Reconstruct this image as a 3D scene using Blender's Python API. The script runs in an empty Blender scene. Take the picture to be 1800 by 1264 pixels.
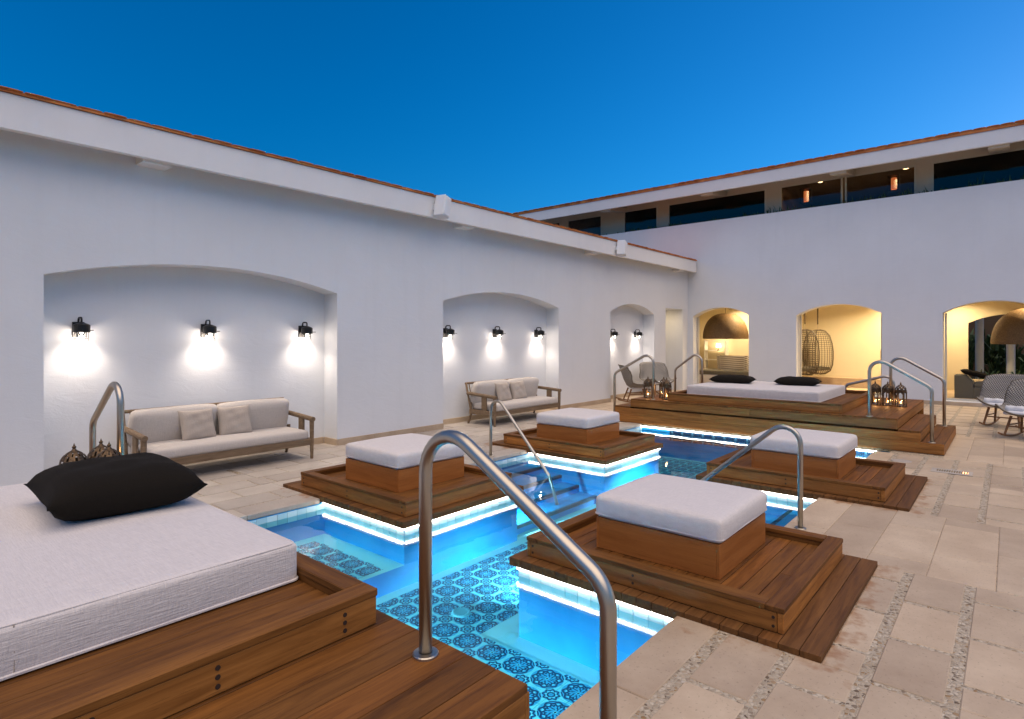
import bpy, bmesh, math, random
from mathutils import Vector, Matrix
R = math.radians
random.seed(7)
sc = bpy.context.scene
COL = sc.collection

# ------------------------------------------------------------------ camera, sky, light, exposure
cam_d = bpy.data.cameras.new('camera'); cam = bpy.data.objects.new('camera', cam_d); COL.objects.link(cam)
cam_d.sensor_width = 36; cam_d.lens = 36 * 1024.7 / 1800; cam_d.shift_y = -38 / 1800
cam_d.clip_start = 0.05; cam_d.clip_end = 4000
cam.location = (0, 0, 1.7); cam.rotation_euler = (R(90), 0, R(40.5 - 90))
sc.camera = cam

SUN_AZ = R(-20)            # the afterglow stands behind the back building, to the right of the view
world = bpy.data.worlds.new('World'); sc.world = world; world.use_nodes = True
wn = world.node_tree; wn.nodes.clear()
w_out = wn.nodes.new('ShaderNodeOutputWorld'); w_bg = wn.nodes.new('ShaderNodeBackground')
w_sky = wn.nodes.new('ShaderNodeTexSky'); w_sky.sky_type = 'NISHITA'; w_sky.sun_disc = False
w_sky.sun_elevation = R(3.0); w_sky.sun_rotation = R(90) - SUN_AZ
w_sky.ozone_density = 6.0; w_sky.air_density = 1.0; w_sky.dust_density = 0.5
w_hsv = wn.nodes.new('ShaderNodeHueSaturation'); w_hsv.inputs['Saturation'].default_value = 1.03
w_hsv.inputs['Hue'].default_value = 0.493
w_bg.inputs['Strength'].default_value = 0.118
wn.links.new(w_sky.outputs[0], w_hsv.inputs['Color']); wn.links.new(w_hsv.outputs[0], w_bg.inputs[0])
wn.links.new(w_bg.outputs[0], w_out.inputs[0])

sun_d = bpy.data.lights.new('sun', 'SUN'); sun = bpy.data.objects.new('sun', sun_d); COL.objects.link(sun)
sun_d.energy = 0.80; sun_d.angle = R(80); sun_d.color = (1.0, 0.80, 0.61)
sun.rotation_euler = (R(25), 0, R(-30)); sun.location = (0, 0, 30)

sc.view_settings.view_transform = 'Standard'; sc.view_settings.look = 'None'
sc.view_settings.exposure = 1.9; sc.view_settings.gamma = 1.0; sc.view_settings.use_curve_mapping = False
sc.cycles.use_denoising = True
sc.cycles.max_bounces = 8; sc.cycles.transparent_max_bounces = 16
sc.cycles.sample_clamp_indirect = 6.0
sc.cycles.caustics_reflective = False; sc.cycles.caustics_refractive = False

# ------------------------------------------------------------------ node helpers
class S:
    """a value socket with arithmetic"""
    def __init__(s, nt, k): s.nt, s.k = nt, k
    def _m(s, op, *a):
        n = s.nt.nodes.new('ShaderNodeMath'); n.operation = op
        for i, v in enumerate((s,) + a):
            if isinstance(v, S): s.nt.links.new(v.k, n.inputs[i])
            else: n.inputs[i].default_value = v
        return S(s.nt, n.outputs[0])
    def __add__(s, o): return s._m('ADD', o)
    def __sub__(s, o): return s._m('SUBTRACT', o)
    def __mul__(s, o): return s._m('MULTIPLY', o)
    def __truediv__(s, o): return s._m('DIVIDE', o)
    def frac(s): return s._m('FRACT')
    def abs(s): return s._m('ABSOLUTE')
    def cos(s): return s._m('COSINE')
    def sin(s): return s._m('SINE')
    def sqrt(s): return s._m('SQRT')
    def atan2(s, o): return s._m('ARCTAN2', o)
    def lt(s, o): return s._m('LESS_THAN', o)
    def gt(s, o): return s._m('GREATER_THAN', o)
    def max(s, o): return s._m('MAXIMUM', o)
    def min(s, o): return s._m('MINIMUM', o)

class MT:
    """small material builder"""
    def __init__(s, name):
        s.m = bpy.data.materials.new(name); s.m.use_nodes = True; s.nt = s.m.node_tree
        s.p = s.nt.nodes['Principled BSDF']; s.out = s.nt.nodes['Material Output']
    def n(s, t, **kw):
        n = s.nt.nodes.new('ShaderNode' + t)
        for k, v in kw.items():
            if k in n.inputs: n.inputs[k].default_value = v
            else: setattr(n, k, v)
        return n
    def l(s, a, b): s.nt.links.new(a.k if isinstance(a, S) else a, b)
    def obj(s): return s.n('TexCoord').outputs['Object']
    def pos(s): return s.n('NewGeometry').outputs['Position']
    def rnd(s): return S(s.nt, s.n('ObjectInfo').outputs['Random'])
    def mapping(s, vec, scale=(1, 1, 1), loc=None):
        n = s.n('Mapping'); n.inputs['Scale'].default_value = scale; s.l(vec, n.inputs['Vector'])
        if loc is not None: s.l(loc, n.inputs['Location'])
        return n.outputs[0]
    def noise(s, vec, scale, detail=4, rough=0.55, dist=0.0):
        n = s.n('TexNoise', Scale=scale, Detail=detail, Roughness=rough, Distortion=dist); s.l(vec, n.inputs['Vector'])
        return S(s.nt, n.outputs['Fac'])
    def ramp(s, f, stops):
        n = s.n('ValToRGB'); e = n.color_ramp.elements
        while len(e) < len(stops): e.new(0.5)
        for q, (p, c) in zip(e, stops): q.position = p; q.color = (*c, 1) if len(c) == 3 else c
        s.l(f, n.inputs[0]); return n.outputs[0]
    def mix(s, f, a, b, mode='MIX'):
        n = s.n('MixRGB'); n.blend_type = mode
        for i, v in ((0, f), (1, a), (2, b)):
            if isinstance(v, S): s.l(v, n.inputs[i])
            elif isinstance(v, (int, float)): n.inputs[i].default_value = v
            elif isinstance(v, tuple): n.inputs[i].default_value = (*v, 1)
            else: s.l(v, n.inputs[i])
        return n.outputs[0]
    def bump(s, h, strength=0.3, dist=0.01):
        n = s.n('Bump', Strength=strength, Distance=dist); s.l(h, n.inputs['Height']); s.l(n.outputs[0], s.p.inputs['Normal'])
    def set(s, color=None, rough=None, metal=None, **kw):
        if color is not None:
            if isinstance(color, tuple): s.p.inputs['Base Color'].default_value = (*color, 1)
            else: s.l(color, s.p.inputs['Base Color'])
        if rough is not None:
            if isinstance(rough, (int, float)): s.p.inputs['Roughness'].default_value = rough
            else: s.l(rough, s.p.inputs['Roughness'])
        if metal is not None: s.p.inputs['Metallic'].default_value = metal
        for k, v in kw.items(): s.p.inputs[k].default_value = v
        return s

M = {}
def mat_plaster(name, col, bump=0.25):
    t = MT(name); o = t.pos()
    big = t.noise(o, 0.6, 4, 0.6); mid = t.noise(o, 6.0, 5, 0.6); fine = t.noise(o, 55.0, 4, 0.6)
    c = t.ramp(big, [(0.3, tuple(v * 0.93 for v in col)), (0.7, col)])
    trowel = t.noise(t.mapping(o, (1.0, 1.0, 2.2)), 3.2, 5, 0.65, 1.2); drip = t.noise(t.mapping(o, (5.0, 5.0, 0.35)), 1.0, 4, 0.6)
    c = t.mix(mid * 0.12, c, tuple(v * 0.82 for v in col)); c = t.mix((drip - 0.52).max(0.0) * 0.7, c, tuple(v * 0.80 for v in col))
    t.set(c, 0.85); t.bump(trowel * 2.2 + mid * 0.6 + fine * 0.4, bump * 0.8, 0.008); M[name] = t.m
mat_plaster('plaster', (0.75, 0.77, 0.79)); mat_plaster('cream', (0.78, 0.70, 0.52)); mat_plaster('trim', (0.80, 0.80, 0.80), 0.08)

def mat_wood(name, dark, light, rough=0.5, grain=1.0, vary=0.5):
    t = MT(name); r = t.rnd(); cb = t.n('CombineXYZ')
    t.l(r * 37.0, cb.inputs[0]); t.l(r * 91.0, cb.inputs[1]); t.l(r * 53.0, cb.inputs[2])
    v = t.mapping(t.obj(), (1.1, 16.0, 16.0), cb.outputs[0])
    g = t.noise(v, 1.6 * grain, 6, 0.62, 0.7); fine = t.noise(t.mapping(t.obj(), (6, 160, 160), cb.outputs[0]), 1.0, 3, 0.6)
    blotch = t.noise(t.mapping(t.obj(), (1.2, 3, 3), cb.outputs[0]), 1.5, 3, 0.5)
    c = t.ramp(g, [(0.28, dark), (0.52, tuple((a + b) / 2 for a, b in zip(dark, light))), (0.78, light)])
    c = t.mix(fine.gt(0.62) * 0.35, c, tuple(a * 0.55 for a in dark))
    tone = t.ramp(r, [(0.0, (0.62, 0.58, 0.55)), (0.35, (0.9, 0.86, 0.82)), (0.7, (1.0, 1.0, 1.0)), (1.0, (1.25, 1.12, 1.0))])
    c = t.mix(vary, c, t.mix(1.0, c, tone, 'MULTIPLY'))
    c = t.mix(blotch * 0.45, c, t.mix(1.0, c, (0.62, 0.56, 0.5), 'MULTIPLY'))
    t.set(c, g * 0.25 + (rough - 0.12)); t.p.inputs['Specular IOR Level'].default_value = 0.22; t.bump(g * 0.5 + fine * 0.42, 0.25, 0.004); M[name] = t.m
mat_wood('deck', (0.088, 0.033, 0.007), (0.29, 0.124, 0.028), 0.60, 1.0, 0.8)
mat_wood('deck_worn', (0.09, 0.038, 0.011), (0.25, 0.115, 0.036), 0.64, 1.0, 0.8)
mat_wood('box_wood', (0.34, 0.115, 0.026), (0.50, 0.19, 0.046), 0.45, 0.7, 0.3)
mat_wood('lit_rim_wood', (0.20, 0.076, 0.016), (0.52, 0.230, 0.058), 0.56, 1.0, 0.8)  # deck timber lightened for upright boards: low warm light painted into the colour
mat_wood('teak', (0.155, 0.105, 0.062), (0.30, 0.215, 0.135), 0.6, 1.2, 0.2)
mat_wood('rocker_wood', (0.20, 0.09, 0.035), (0.36, 0.19, 0.085), 0.5, 1.2, 0.2)

def mat_stone(name, a, b):
    t = MT(name); o = t.pos(); r = t.rnd()
    n1 = t.noise(o, 2.2, 6, 0.62); n2 = t.noise(o, 24, 5, 0.6); pit = t.noise(t.mapping(o, (60, 60, 60)), 1.0, 2, 0.5)
    c = t.ramp(n1, [(0.3, a), (0.7, b)])
    c = t.mix(n2 * 0.35, c, tuple(v * 0.72 for v in a))
    c = t.mix(1.0, c, t.ramp(r, [(0, (0.80, 0.77, 0.75)), (0.5, (0.95, 0.94, 0.92)), (1, (1.08, 1.06, 1.02))]), 'MULTIPLY')
    c = t.mix(pit.gt(0.66) * 0.4, c, tuple(v * 0.45 for v in a))
    # rust-brown water stains that have bled out of the timber islands
    sx = t.n('SeparateXYZ'); t.l(o, sx.inputs[0]); X, Y = S(t.nt, sx.outputs[0]), S(t.nt, sx.outputs[1])
    wob = t.noise(o, 5.5, 4, 0.6); st = None
    for cx, cy in ((4.23, 1.83), (7.71, 1.83), (4.23, 5.25), (7.71, 5.25)):
        d = ((X - cx).abs() - 0.86).max((Y - cy).abs() - 1.08); k = ((wob - 0.40) * 0.75 - d).max(0.0) * 6.0
        st = k if st is None else st.max(k)
    c = t.mix(st.min(0.75), c, (0.30, 0.135, 0.045))
    t.set(c, n1 * 0.3 + 0.42); t.bump(n2 * 0.6 + pit * 0.4, 0.28, 0.006); M[name] = t.m
mat_stone('stone', (0.48, 0.365, 0.25), (0.65, 0.53, 0.39))
mat_stone('stone_grey', (0.42, 0.37, 0.32), (0.58, 0.53, 0.47))

t = MT('pebble'); o = t.pos()
vo = t.n('TexVoronoi', Scale=50.0, feature='F1'); t.l(o, vo.inputs['Vector'])
ve = t.n('TexVoronoi', Scale=50.0, feature='DISTANCE_TO_EDGE'); t.l(o, ve.inputs['Vector'])
sp = t.n('SeparateColor'); t.l(vo.outputs['Color'], sp.inputs[0])
pc = t.ramp(S(t.nt, sp.outputs[0]), [(0, (0.13, 0.085, 0.045)), (0.3, (0.42, 0.34, 0.24)), (0.6, (0.60, 0.52, 0.40)), (1, (0.30, 0.18, 0.07))])
ed = S(t.nt, ve.outputs['Distance'])
t.set(t.mix(ed.gt(0.085), (0.46, 0.39, 0.29), pc), 0.6); t.bump(ed.min(0.2), 0.8, 0.02); M['pebble'] = t.m

def mat_fabric(name, col, scale=1.0, contrast=0.25, sheen=0.2):
    t = MT(name); o = t.obj()
    a = t.noise(t.mapping(o, (40 * scale, 400 * scale, 400 * scale)), 1.0, 2, 0.5)
    b = t.noise(t.mapping(o, (400 * scale, 40 * scale, 60 * scale)), 1.0, 2, 0.5)
    big = t.noise(o, 3.0, 3, 0.5)
    c = t.mix((a + b) * 0.5 * contrast * 2, col, tuple(v * 0.6 for v in col))
    c = t.mix(big * 0.15, c, tuple(v * 0.8 for v in col))
    t.set(c, 0.9); t.p.inputs['Sheen Weight'].default_value = sheen
    t.bump(a + b + big * 3.0, 0.5, 0.006); M[name] = t.m
mat_fabric('white_fabric', (0.84, 0.78, 0.75), 0.4, 0.5); mat_fabric('beige_fabric', (0.64, 0.58, 0.52), 0.4, 0.5)
mat_fabric('tan_fabric', (0.48, 0.41, 0.345), 0.4, 0.4); mat_fabric('black_fabric', (0.014, 0.011, 0.008), 1.0, 0.3, 0.0); M['black_fabric'].node_tree.nodes['Principled BSDF'].inputs['Specular IOR Level'].default_value = 0.15
mat_fabric('towel', (0.80, 0.80, 0.80), 0.25, 0.3); mat_fabric('olive_fabric', (0.17, 0.16, 0.12), 0.5, 0.3)

t = MT('steel'); f = t.noise(t.mapping(t.obj(), (300, 300, 4)), 1.0, 3, 0.5)
t.set((0.47, 0.43, 0.37), f * 0.16 + 0.30, 1.0); M['steel'] = t.m
M['black_metal'] = MT('black_metal').set((0.012, 0.012, 0.012), 0.4, 0.3).m
t = MT('bronze'); n_ = t.noise(t.obj(), 60, 4); t.set(t.ramp(n_, [(0.3, (0.05, 0.032, 0.018)), (0.7, (0.17, 0.11, 0.06))]), 0.45, 0.7); M['bronze'] = t.m
t = MT('terracotta'); n_ = t.noise(t.pos(), 5, 5); t.set(t.ramp(n_, [(0.3, (0.46, 0.13, 0.03)), (0.7, (0.70, 0.26, 0.07))]), 0.8); t.bump(n_, 0.4, 0.02); M['terracotta'] = t.m
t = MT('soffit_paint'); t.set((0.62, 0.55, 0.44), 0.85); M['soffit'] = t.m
M['frame'] = MT('window_frame').set((0.62, 0.58, 0.48), 0.5).m
t = MT('glass'); t.nt.nodes.remove(t.p)
gl = t.n('BsdfGlossy', Roughness=0.02); tr = t.n('BsdfTransparent'); mx = t.n('MixShader'); fr = t.n('Fresnel', IOR=1.45)
tr.inputs[0].default_value = (0.95, 0.97, 0.96, 1)
t.l(fr.outputs[0], mx.inputs[0]); t.l(tr.outputs[0], mx.inputs[1]); t.l(gl.outputs[0], mx.inputs[2]); t.l(mx.outputs[0], t.out.inputs[0]); M['glass'] = t.m
t = MT('dark_glass'); t.nt.nodes.remove(t.p)
gl = t.n('BsdfGlossy', Roughness=0.02); tr = t.n('BsdfTransparent'); mx = t.n('MixShader'); fr = t.n('Fresnel', IOR=1.35)
tr.inputs[0].default_value = (0.70, 0.66, 0.62, 1)
t.l(fr.outputs[0], mx.inputs[0]); t.l(tr.outputs[0], mx.inputs[1]); t.l(gl.outputs[0], mx.inputs[2]); t.l(mx.outputs[0], t.out.inputs[0]); M['dark_glass'] = t.m
t = MT('water'); t.nt.nodes.remove(t.p)
gl = t.n('BsdfGlossy', Roughness=0.015); tr = t.n('BsdfTransparent'); mx = t.n('MixShader'); fr = t.n('Fresnel', IOR=1.33)
tr.inputs[0].default_value = (0.48, 0.89, 0.96, 1); wv = t.noise(t.pos(), 2.5, 2, 0.4)
bp = t.n('Bump', Strength=0.16, Distance=0.03); t.l(wv, bp.inputs['Height'])
t.l(bp.outputs[0], gl.inputs['Normal']); t.l(bp.outputs[0], fr.inputs['Normal'])
t.l(fr.outputs[0], mx.inputs[0]); t.l(tr.outputs[0], mx.inputs[1]); t.l(gl.outputs[0], mx.inputs[2]); t.l(mx.outputs[0], t.out.inputs[0]); M['water'] = t.m
def mat_emit(name, col, strength):
    t = MT(name); t.set((0.8, 0.8, 0.8), 0.5); t.p.inputs['Emission Color'].default_value = (*col, 1); t.p.inputs['Emission Strength'].default_value = strength; M[name] = t.m
mat_emit('led', (1.0, 0.93, 0.80), 4.0); mat_emit('flame', (1.0, 0.45, 0.12), 6.0); mat_emit('warm_lamp', (1.0, 0.72, 0.38), 4.0)
mat_emit('orange_lamp', (1.0, 0.24, 0.06), 0.22); mat_emit('grate_lamp', (1.0, 0.35, 0.06), 1.0); mat_emit('pool_lamp', (0.75, 0.95, 1.0), 4.0); mat_emit('sconce_bulb', (1.0, 0.86, 0.74), 1.2)
M['candle'] = MT('candle_wax').set((0.75, 0.66, 0.5), 0.5).m
t = MT('pool_blue'); n_ = t.noise(t.pos(), 3, 4); t.set(t.ramp(n_, [(0.3, (0.006, 0.24, 0.60)), (0.7, (0.012, 0.31, 0.68))]), 0.5); M['pool_blue'] = t.m
M['pool_pale'] = MT('pool_pale').set((0.30, 0.66, 0.74), 0.4).m
M['drain'] = MT('drain_cover').set((0.10, 0.40, 0.52), 0.5).m
M['dark_nosing'] = MT('dark_nosing').set((0.012, 0.05, 0.08), 0.4).m
t = MT('band_tile'); r_ = t.rnd(); t.set(t.ramp(r_, [(0, (0.42, 0.66, 0.74)), (1, (0.62, 0.80, 0.84))]), 0.15); M['band_tile'] = t.m

def mat_rosette(name, field, mid, dark, p, ax=(0, 1), org=(1.62, 4.105)):
    t = MT(name); sx = t.n('SeparateXYZ'); t.l(t.pos(), sx.inputs[0])
    x = (S(t.nt, sx.outputs[ax[0]]) - org[0]) / p + 50.5; y = (S(t.nt, sx.outputs[ax[1]]) - org[1]) / p + 50.5
    def polar(ox):
        fx = (x + ox).frac() - 0.5; fy = (y + ox).frac() - 0.5
        return (fx * fx + fy * fy).sqrt(), fy.atan2(fx)
    r, a = polar(0.0); q, b = polar(0.5)
    rp = r + (a * 8.0).cos() * 0.035; rq = r + (a * 16.0).cos() * 0.03; qp = q + (b * 8.0).cos() * 0.03
    dk = (rp - 0.37).abs().lt(0.035).max((rq - 0.265).abs().lt(0.04)).max((rp - 0.14).abs().lt(0.035) * (a * 8.0).sin().gt(-0.3)).max(r.lt(0.03))
    dk = dk.max((qp - 0.19).abs().lt(0.032)).max((q - 0.09).abs().lt(0.022)).max((q - 0.285).abs().lt(0.018) * (b * 4.0).cos().lt(-0.2))
    md = r.lt(0.455) * (r - 0.315).abs().gt(0.018) * r.gt(0.05)
    md = md.max(q.lt(0.235) * (q - 0.135).abs().gt(0.016))
    c = t.mix(md, field, mid); c = t.mix(dk, c, dark)
    t.set(c, 0.55); M[name] = t.m
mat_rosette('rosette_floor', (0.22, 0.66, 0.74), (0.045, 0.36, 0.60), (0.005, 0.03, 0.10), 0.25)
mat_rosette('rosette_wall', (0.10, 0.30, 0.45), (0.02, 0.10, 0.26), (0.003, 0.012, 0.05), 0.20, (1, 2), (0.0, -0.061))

def mat_weave(name, a, b, k):
    t = MT(name); sx = t.n('SeparateXYZ'); t.l(t.n('TexCoord').outputs['UV'], sx.inputs[0])
    x = S(t.nt, sx.outputs[0]) * k; y = S(t.nt, sx.outputs[1]) * k
    w = (x * 6.2832).sin() * (y * 6.2832).sin()
    t.set(t.ramp(w * 0.5 + 0.5, [(0.25, a), (0.6, b)]), 0.7); t.bump(w, 0.8, 0.01); M[name] = t.m
mat_weave('weave', (0.10, 0.09, 0.08), (0.40, 0.37, 0.33), 26.0); mat_weave('basket_weave', (0.30, 0.25, 0.18), (0.72, 0.68, 0.60), 7.0)
t = MT('rattan_dome'); n_ = t.noise(t.mapping(t.obj(), (30, 30, 90)), 1.0, 4); t.set(t.ramp(n_, [(0.3, (0.10, 0.058, 0.022)), (0.7, (0.27, 0.17, 0.075))]), 0.7); t.bump(n_, 0.6, 0.02); M['rattan_dome'] = t.m
M['cage'] = MT('cage_cane').set((0.11, 0.085, 0.055), 0.6).m
t = MT('leaf'); r_ = t.noise(t.pos(), 9, 2); t.set(t.ramp(r_, [(0.3, (0.025, 0.055, 0.015)), (0.7, (0.075, 0.13, 0.035))]), 0.6); M['leaf'] = t.m
t = MT('earth'); n_ = t.noise(t.pos(), 1.5, 5); t.set(t.ramp(n_, [(0.3, (0.10, 0.085, 0.06)), (0.7, (0.18, 0.15, 0.11))]), 0.9); M['earth'] = t.m
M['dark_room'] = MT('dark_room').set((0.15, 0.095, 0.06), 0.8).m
M['brass_grate'] = MT('brass_grate').set((0.30, 0.22, 0.11), 0.4, 0.9).m
M['speaker_white'] = MT('speaker_white').set((0.72, 0.74, 0.76), 0.5).m
M['plug'] = MT('plug_wood').set((0.03, 0.014, 0.007), 0.7).m
M['rope'] = MT('rope').set((0.10, 0.07, 0.045), 0.9).m

# ------------------------------------------------------------------ mesh helpers
def link(o, parent=None):
    COL.objects.link(o)
    if parent is not None: o.parent = parent
    return o
def tag(o, label=None, cat=None, group=None, kind=None):
    for k, v in (('label', label), ('category', cat), ('group', group), ('kind', kind)):
        if v: o[k] = v
    return o
def thing(name, label, cat, loc=(0, 0, 0), rz=0.0, group=None):
    o = bpy.data.objects.new(name, None); o.empty_display_size = 0.1; link(o)
    o.location = loc; o.rotation_euler = (0, 0, rz)
    return tag(o, label, cat, group)
def copy_tree(o, loc=None, rz=None, parent=None, label=None):
    c = o.copy(); link(c, parent)
    if loc is not None: c.location = loc
    if rz is not None: c.rotation_euler = (0, 0, rz)
    if label: c['label'] = label
    for ch in [x for x in COL.objects if x.parent == o]: copy_tree(ch, parent=c)
    return c
class MB:
    def __init__(s): s.b = bmesh.new()
    def box(s, x0, x1, y0, y1, z0, z1, bev=0.0, rot=None, about=None):
        vs = [s.b.verts.new((x, y, z)) for x in (x0, x1) for y in (y0, y1) for z in (z0, z1)]
        fs = [s.b.faces.new([vs[i] for i in q]) for q in ((0, 1, 3, 2), (4, 6, 7, 5), (0, 4, 5, 1), (2, 3, 7, 6), (0, 2, 6, 4), (1, 5, 7, 3))]
        if bev: 
            es = list({e for f in fs for e in f.edges})
            g = bmesh.ops.bevel(s.b, geom=es, offset=bev, segments=1, affect='EDGES', profile=0.5)
            vs = list({v for f in g['faces'] for v in f.verts} | {v for v in vs if v.is_valid})
        if rot is not None: bmesh.ops.rotate(s.b, verts=vs, cent=about or ((x0 + x1) / 2, (y0 + y1) / 2, (z0 + z1) / 2), matrix=rot)
        return s
    def quad(s, *p): s.b.faces.new([s.b.verts.new(q) for q in p]); return s
    def tube(s, pts, r, n=12, cap=True, r1=None):
        pts = [Vector(p) for p in pts]; rings = []; m = len(pts); up = None
        for i, p in enumerate(pts):
            d = (pts[min(i + 1, m - 1)] - pts[max(i - 1, 0)]).normalized()
            if up is None: up = Vector((0, 0, 1)) if abs(d.z) < 0.9 else Vector((0, 1, 0))
            a = (up - d * up.dot(d)).normalized(); b = d.cross(a); up = a
            rr = r if r1 is None else r + (r1 - r) * i / (m - 1)
            rings.append([s.b.verts.new(p + (a * math.cos(k * 2 * math.pi / n) + b * math.sin(k * 2 * math.pi / n)) * rr) for k in range(n)])
        for A, B in zip(rings, rings[1:]):
            for k in range(n): s.b.faces.new((A[k], A[(k + 1) % n], B[(k + 1) % n], B[k]))
        if cap: s.b.faces.new(rings[0][::-1]); s.b.faces.new(rings[-1])
        return s
    def lathe(s, prof, n=20, c=(0, 0, 0)):
        rings = []
        for r, z in prof:
            rings.append([s.b.verts.new((c[0] + r * math.cos(k * 2 * math.pi / n), c[1] + r * math.sin(k * 2 * math.pi / n), c[2] + z)) for k in range(n)] if r > 1e-6 else [s.b.verts.new((c[0], c[1], c[2] + z))])
        for A, B in zip(rings, rings[1:]):
            for k in range(n):
                k2 = (k + 1) % n
                if len(A) == 1 and len(B) == 1: continue
                if len(A) == 1: s.b.faces.new((A[0], B[k2], B[k]))
                elif len(B) == 1: s.b.faces.new((A[k], A[k2], B[0]))
                else: s.b.faces.new((A[k], A[k2], B[k2], B[k]))
        return s
    def prism(s, poly, axis, a, b):
        def P(p, t): return {'x': (t, p[0], p[1]), 'y': (p[0], t, p[1]), 'z': (p[0], p[1], t)}[axis]
        A = [s.b.verts.new(P(p, a)) for p in poly]; B = [s.b.verts.new(P(p, b)) for p in poly]
        n = len(poly); s.b.faces.new(A[::-1]); s.b.faces.new(B)
        for i in range(n): s.b.faces.new((A[i], A[(i + 1) % n], B[(i + 1) % n], B[i]))
        return s
    def grid(s, fn, nu, nv, uv=True):
        V = [[s.b.verts.new(fn(i / nu, j / nv)) for j in range(nv + 1)] for i in range(nu + 1)]
        lay = s.b.loops.layers.uv.verify() if uv else None
        for i in range(nu):
            for j in range(nv):
                f = s.b.faces.new((V[i][j], V[i + 1][j], V[i + 1][j + 1], V[i][j + 1]))
                if uv:
                    for lp, (a, b) in zip(f.loops, ((i, j), (i + 1, j), (i + 1, j + 1), (i, j + 1))): lp[lay].uv = (a / nu, b / nv)
        return s
    def mesh(s, name, smooth=False):
        bmesh.ops.recalc_face_normals(s.b, faces=s.b.faces[:])
        me = bpy.data.meshes.new(name); s.b.to_mesh(me); s.b.free()
        if smooth:
            for p in me.polygons: p.use_smooth = True
        return me
    def build(s, name, mat, parent=None, loc=(0, 0, 0), smooth=False, rot=None):
        me = s.mesh(name, smooth); me.materials.append(M[mat])
        o = bpy.data.objects.new(name, me); link(o, parent); o.location = loc
        if rot: o.rotation_euler = rot
        return o
_cache = {}
def slab(name, dx, dy, dz, mat, loc, parent, bev=0.004, turn=False, rot=None):
    """a bevelled board / stone centred in x,y, its top at loc.z; turn lays local x along world y"""
    key = (round(dx, 3), round(dy, 3), round(dz, 3), mat, bev)
    if key not in _cache:
        me = MB().box(-dx / 2, dx / 2, -dy / 2, dy / 2, -dz, 0, bev).mesh(name); me.materials.append(M[mat]); _cache[key] = me
    o = bpy.data.objects.new(name, _cache[key]); link(o, parent); o.location = loc
    if turn: o.rotation_euler = (0, 0, R(90))
    if rot: o.rotation_euler = rot
    return o
def fillet(pts, rad, n=8):
    pts = [Vector(p) for p in pts]; out = [pts[0]]
    for i in range(1, len(pts) - 1):
        p = pts[i]; a = (pts[i - 1] - p); b = (pts[i + 1] - p); r = rad[i - 1]
        ang = a.angle(b); t = min(r / math.tan(ang / 2), a.length * 0.48, b.length * 0.48); r = t * math.tan(ang / 2)
        an, bn = a.normalized(), b.normalized(); c = p + (an + bn).normalized() * (r / math.sin(ang / 2))
        s0, s1 = p + an * t - c, p + bn * t - c; tot = s0.angle(s1)
        ax = s0.cross(s1).normalized()
        for k in range(n + 1): out.append(c + Matrix.Rotation(tot * k / n, 3, ax) @ s0)
    out.append(pts[-1]); return out
def cushion_mesh(dx, dy, dz, puff=0.02, rad=0.03, seed=0, n=14):
    """soft box, base at z=0, centred in x,y, crowned top and rounded edges"""
    rnd = random.Random(seed); ph = [rnd.uniform(0, 6) for _ in range(6)]
    b = bmesh.new(); bmesh.ops.create_cube(b, size=2.0); bmesh.ops.subdivide_edges(b, edges=b.edges[:], cuts=n, use_grid_fill=True)
    for v in b.verts:
        p = v.co.copy(); h = Vector((dx / 2, dy / 2, dz / 2))
        # denser towards the edges
        w = Vector([math.copysign(1 - (1 - abs(c)) ** 1.7, c) for c in p])
        q = Vector((w.x * h.x, w.y * h.y, w.z * h.z)); inner = Vector([max(a - rad, 0.001) for a in h])
        c = Vector([max(-i, min(i, k)) for i, k in zip(inner, q)]); d = q - c
        if d.length > 1e-9: q = c + d.normalized() * rad if sum(abs(k) > 1e-6 for k in d) > 1 else q
        cx = max(0, 1 - (q.x / h.x) ** 2); cy = max(0, 1 - (q.y / h.y) ** 2); cz = max(0, 1 - (q.z / h.z) ** 2)
        if q.z > 0: q.z += puff * (cx * cy) ** 0.5 + 0.006 * math.sin(q.x * 7 + ph[0]) * math.sin(q.y * 6 + ph[1]) * cx * cy
        q.x += math.copysign(puff * 0.5 * cz * cy ** 0.5, q.x) + 0.003 * math.sin(q.y * 9 + ph[2]); q.y += math.copysign(puff * 0.5 * cz * cx ** 0.5, q.y) + 0.003 * math.sin(q.x * 8 + ph[3])
        v.co = q + Vector((0, 0, dz / 2))
    me = bpy.data.meshes.new('cushion'); b.to_mesh(me); b.free()
    for p in me.polygons: p.use_smooth = True
    return me
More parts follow.
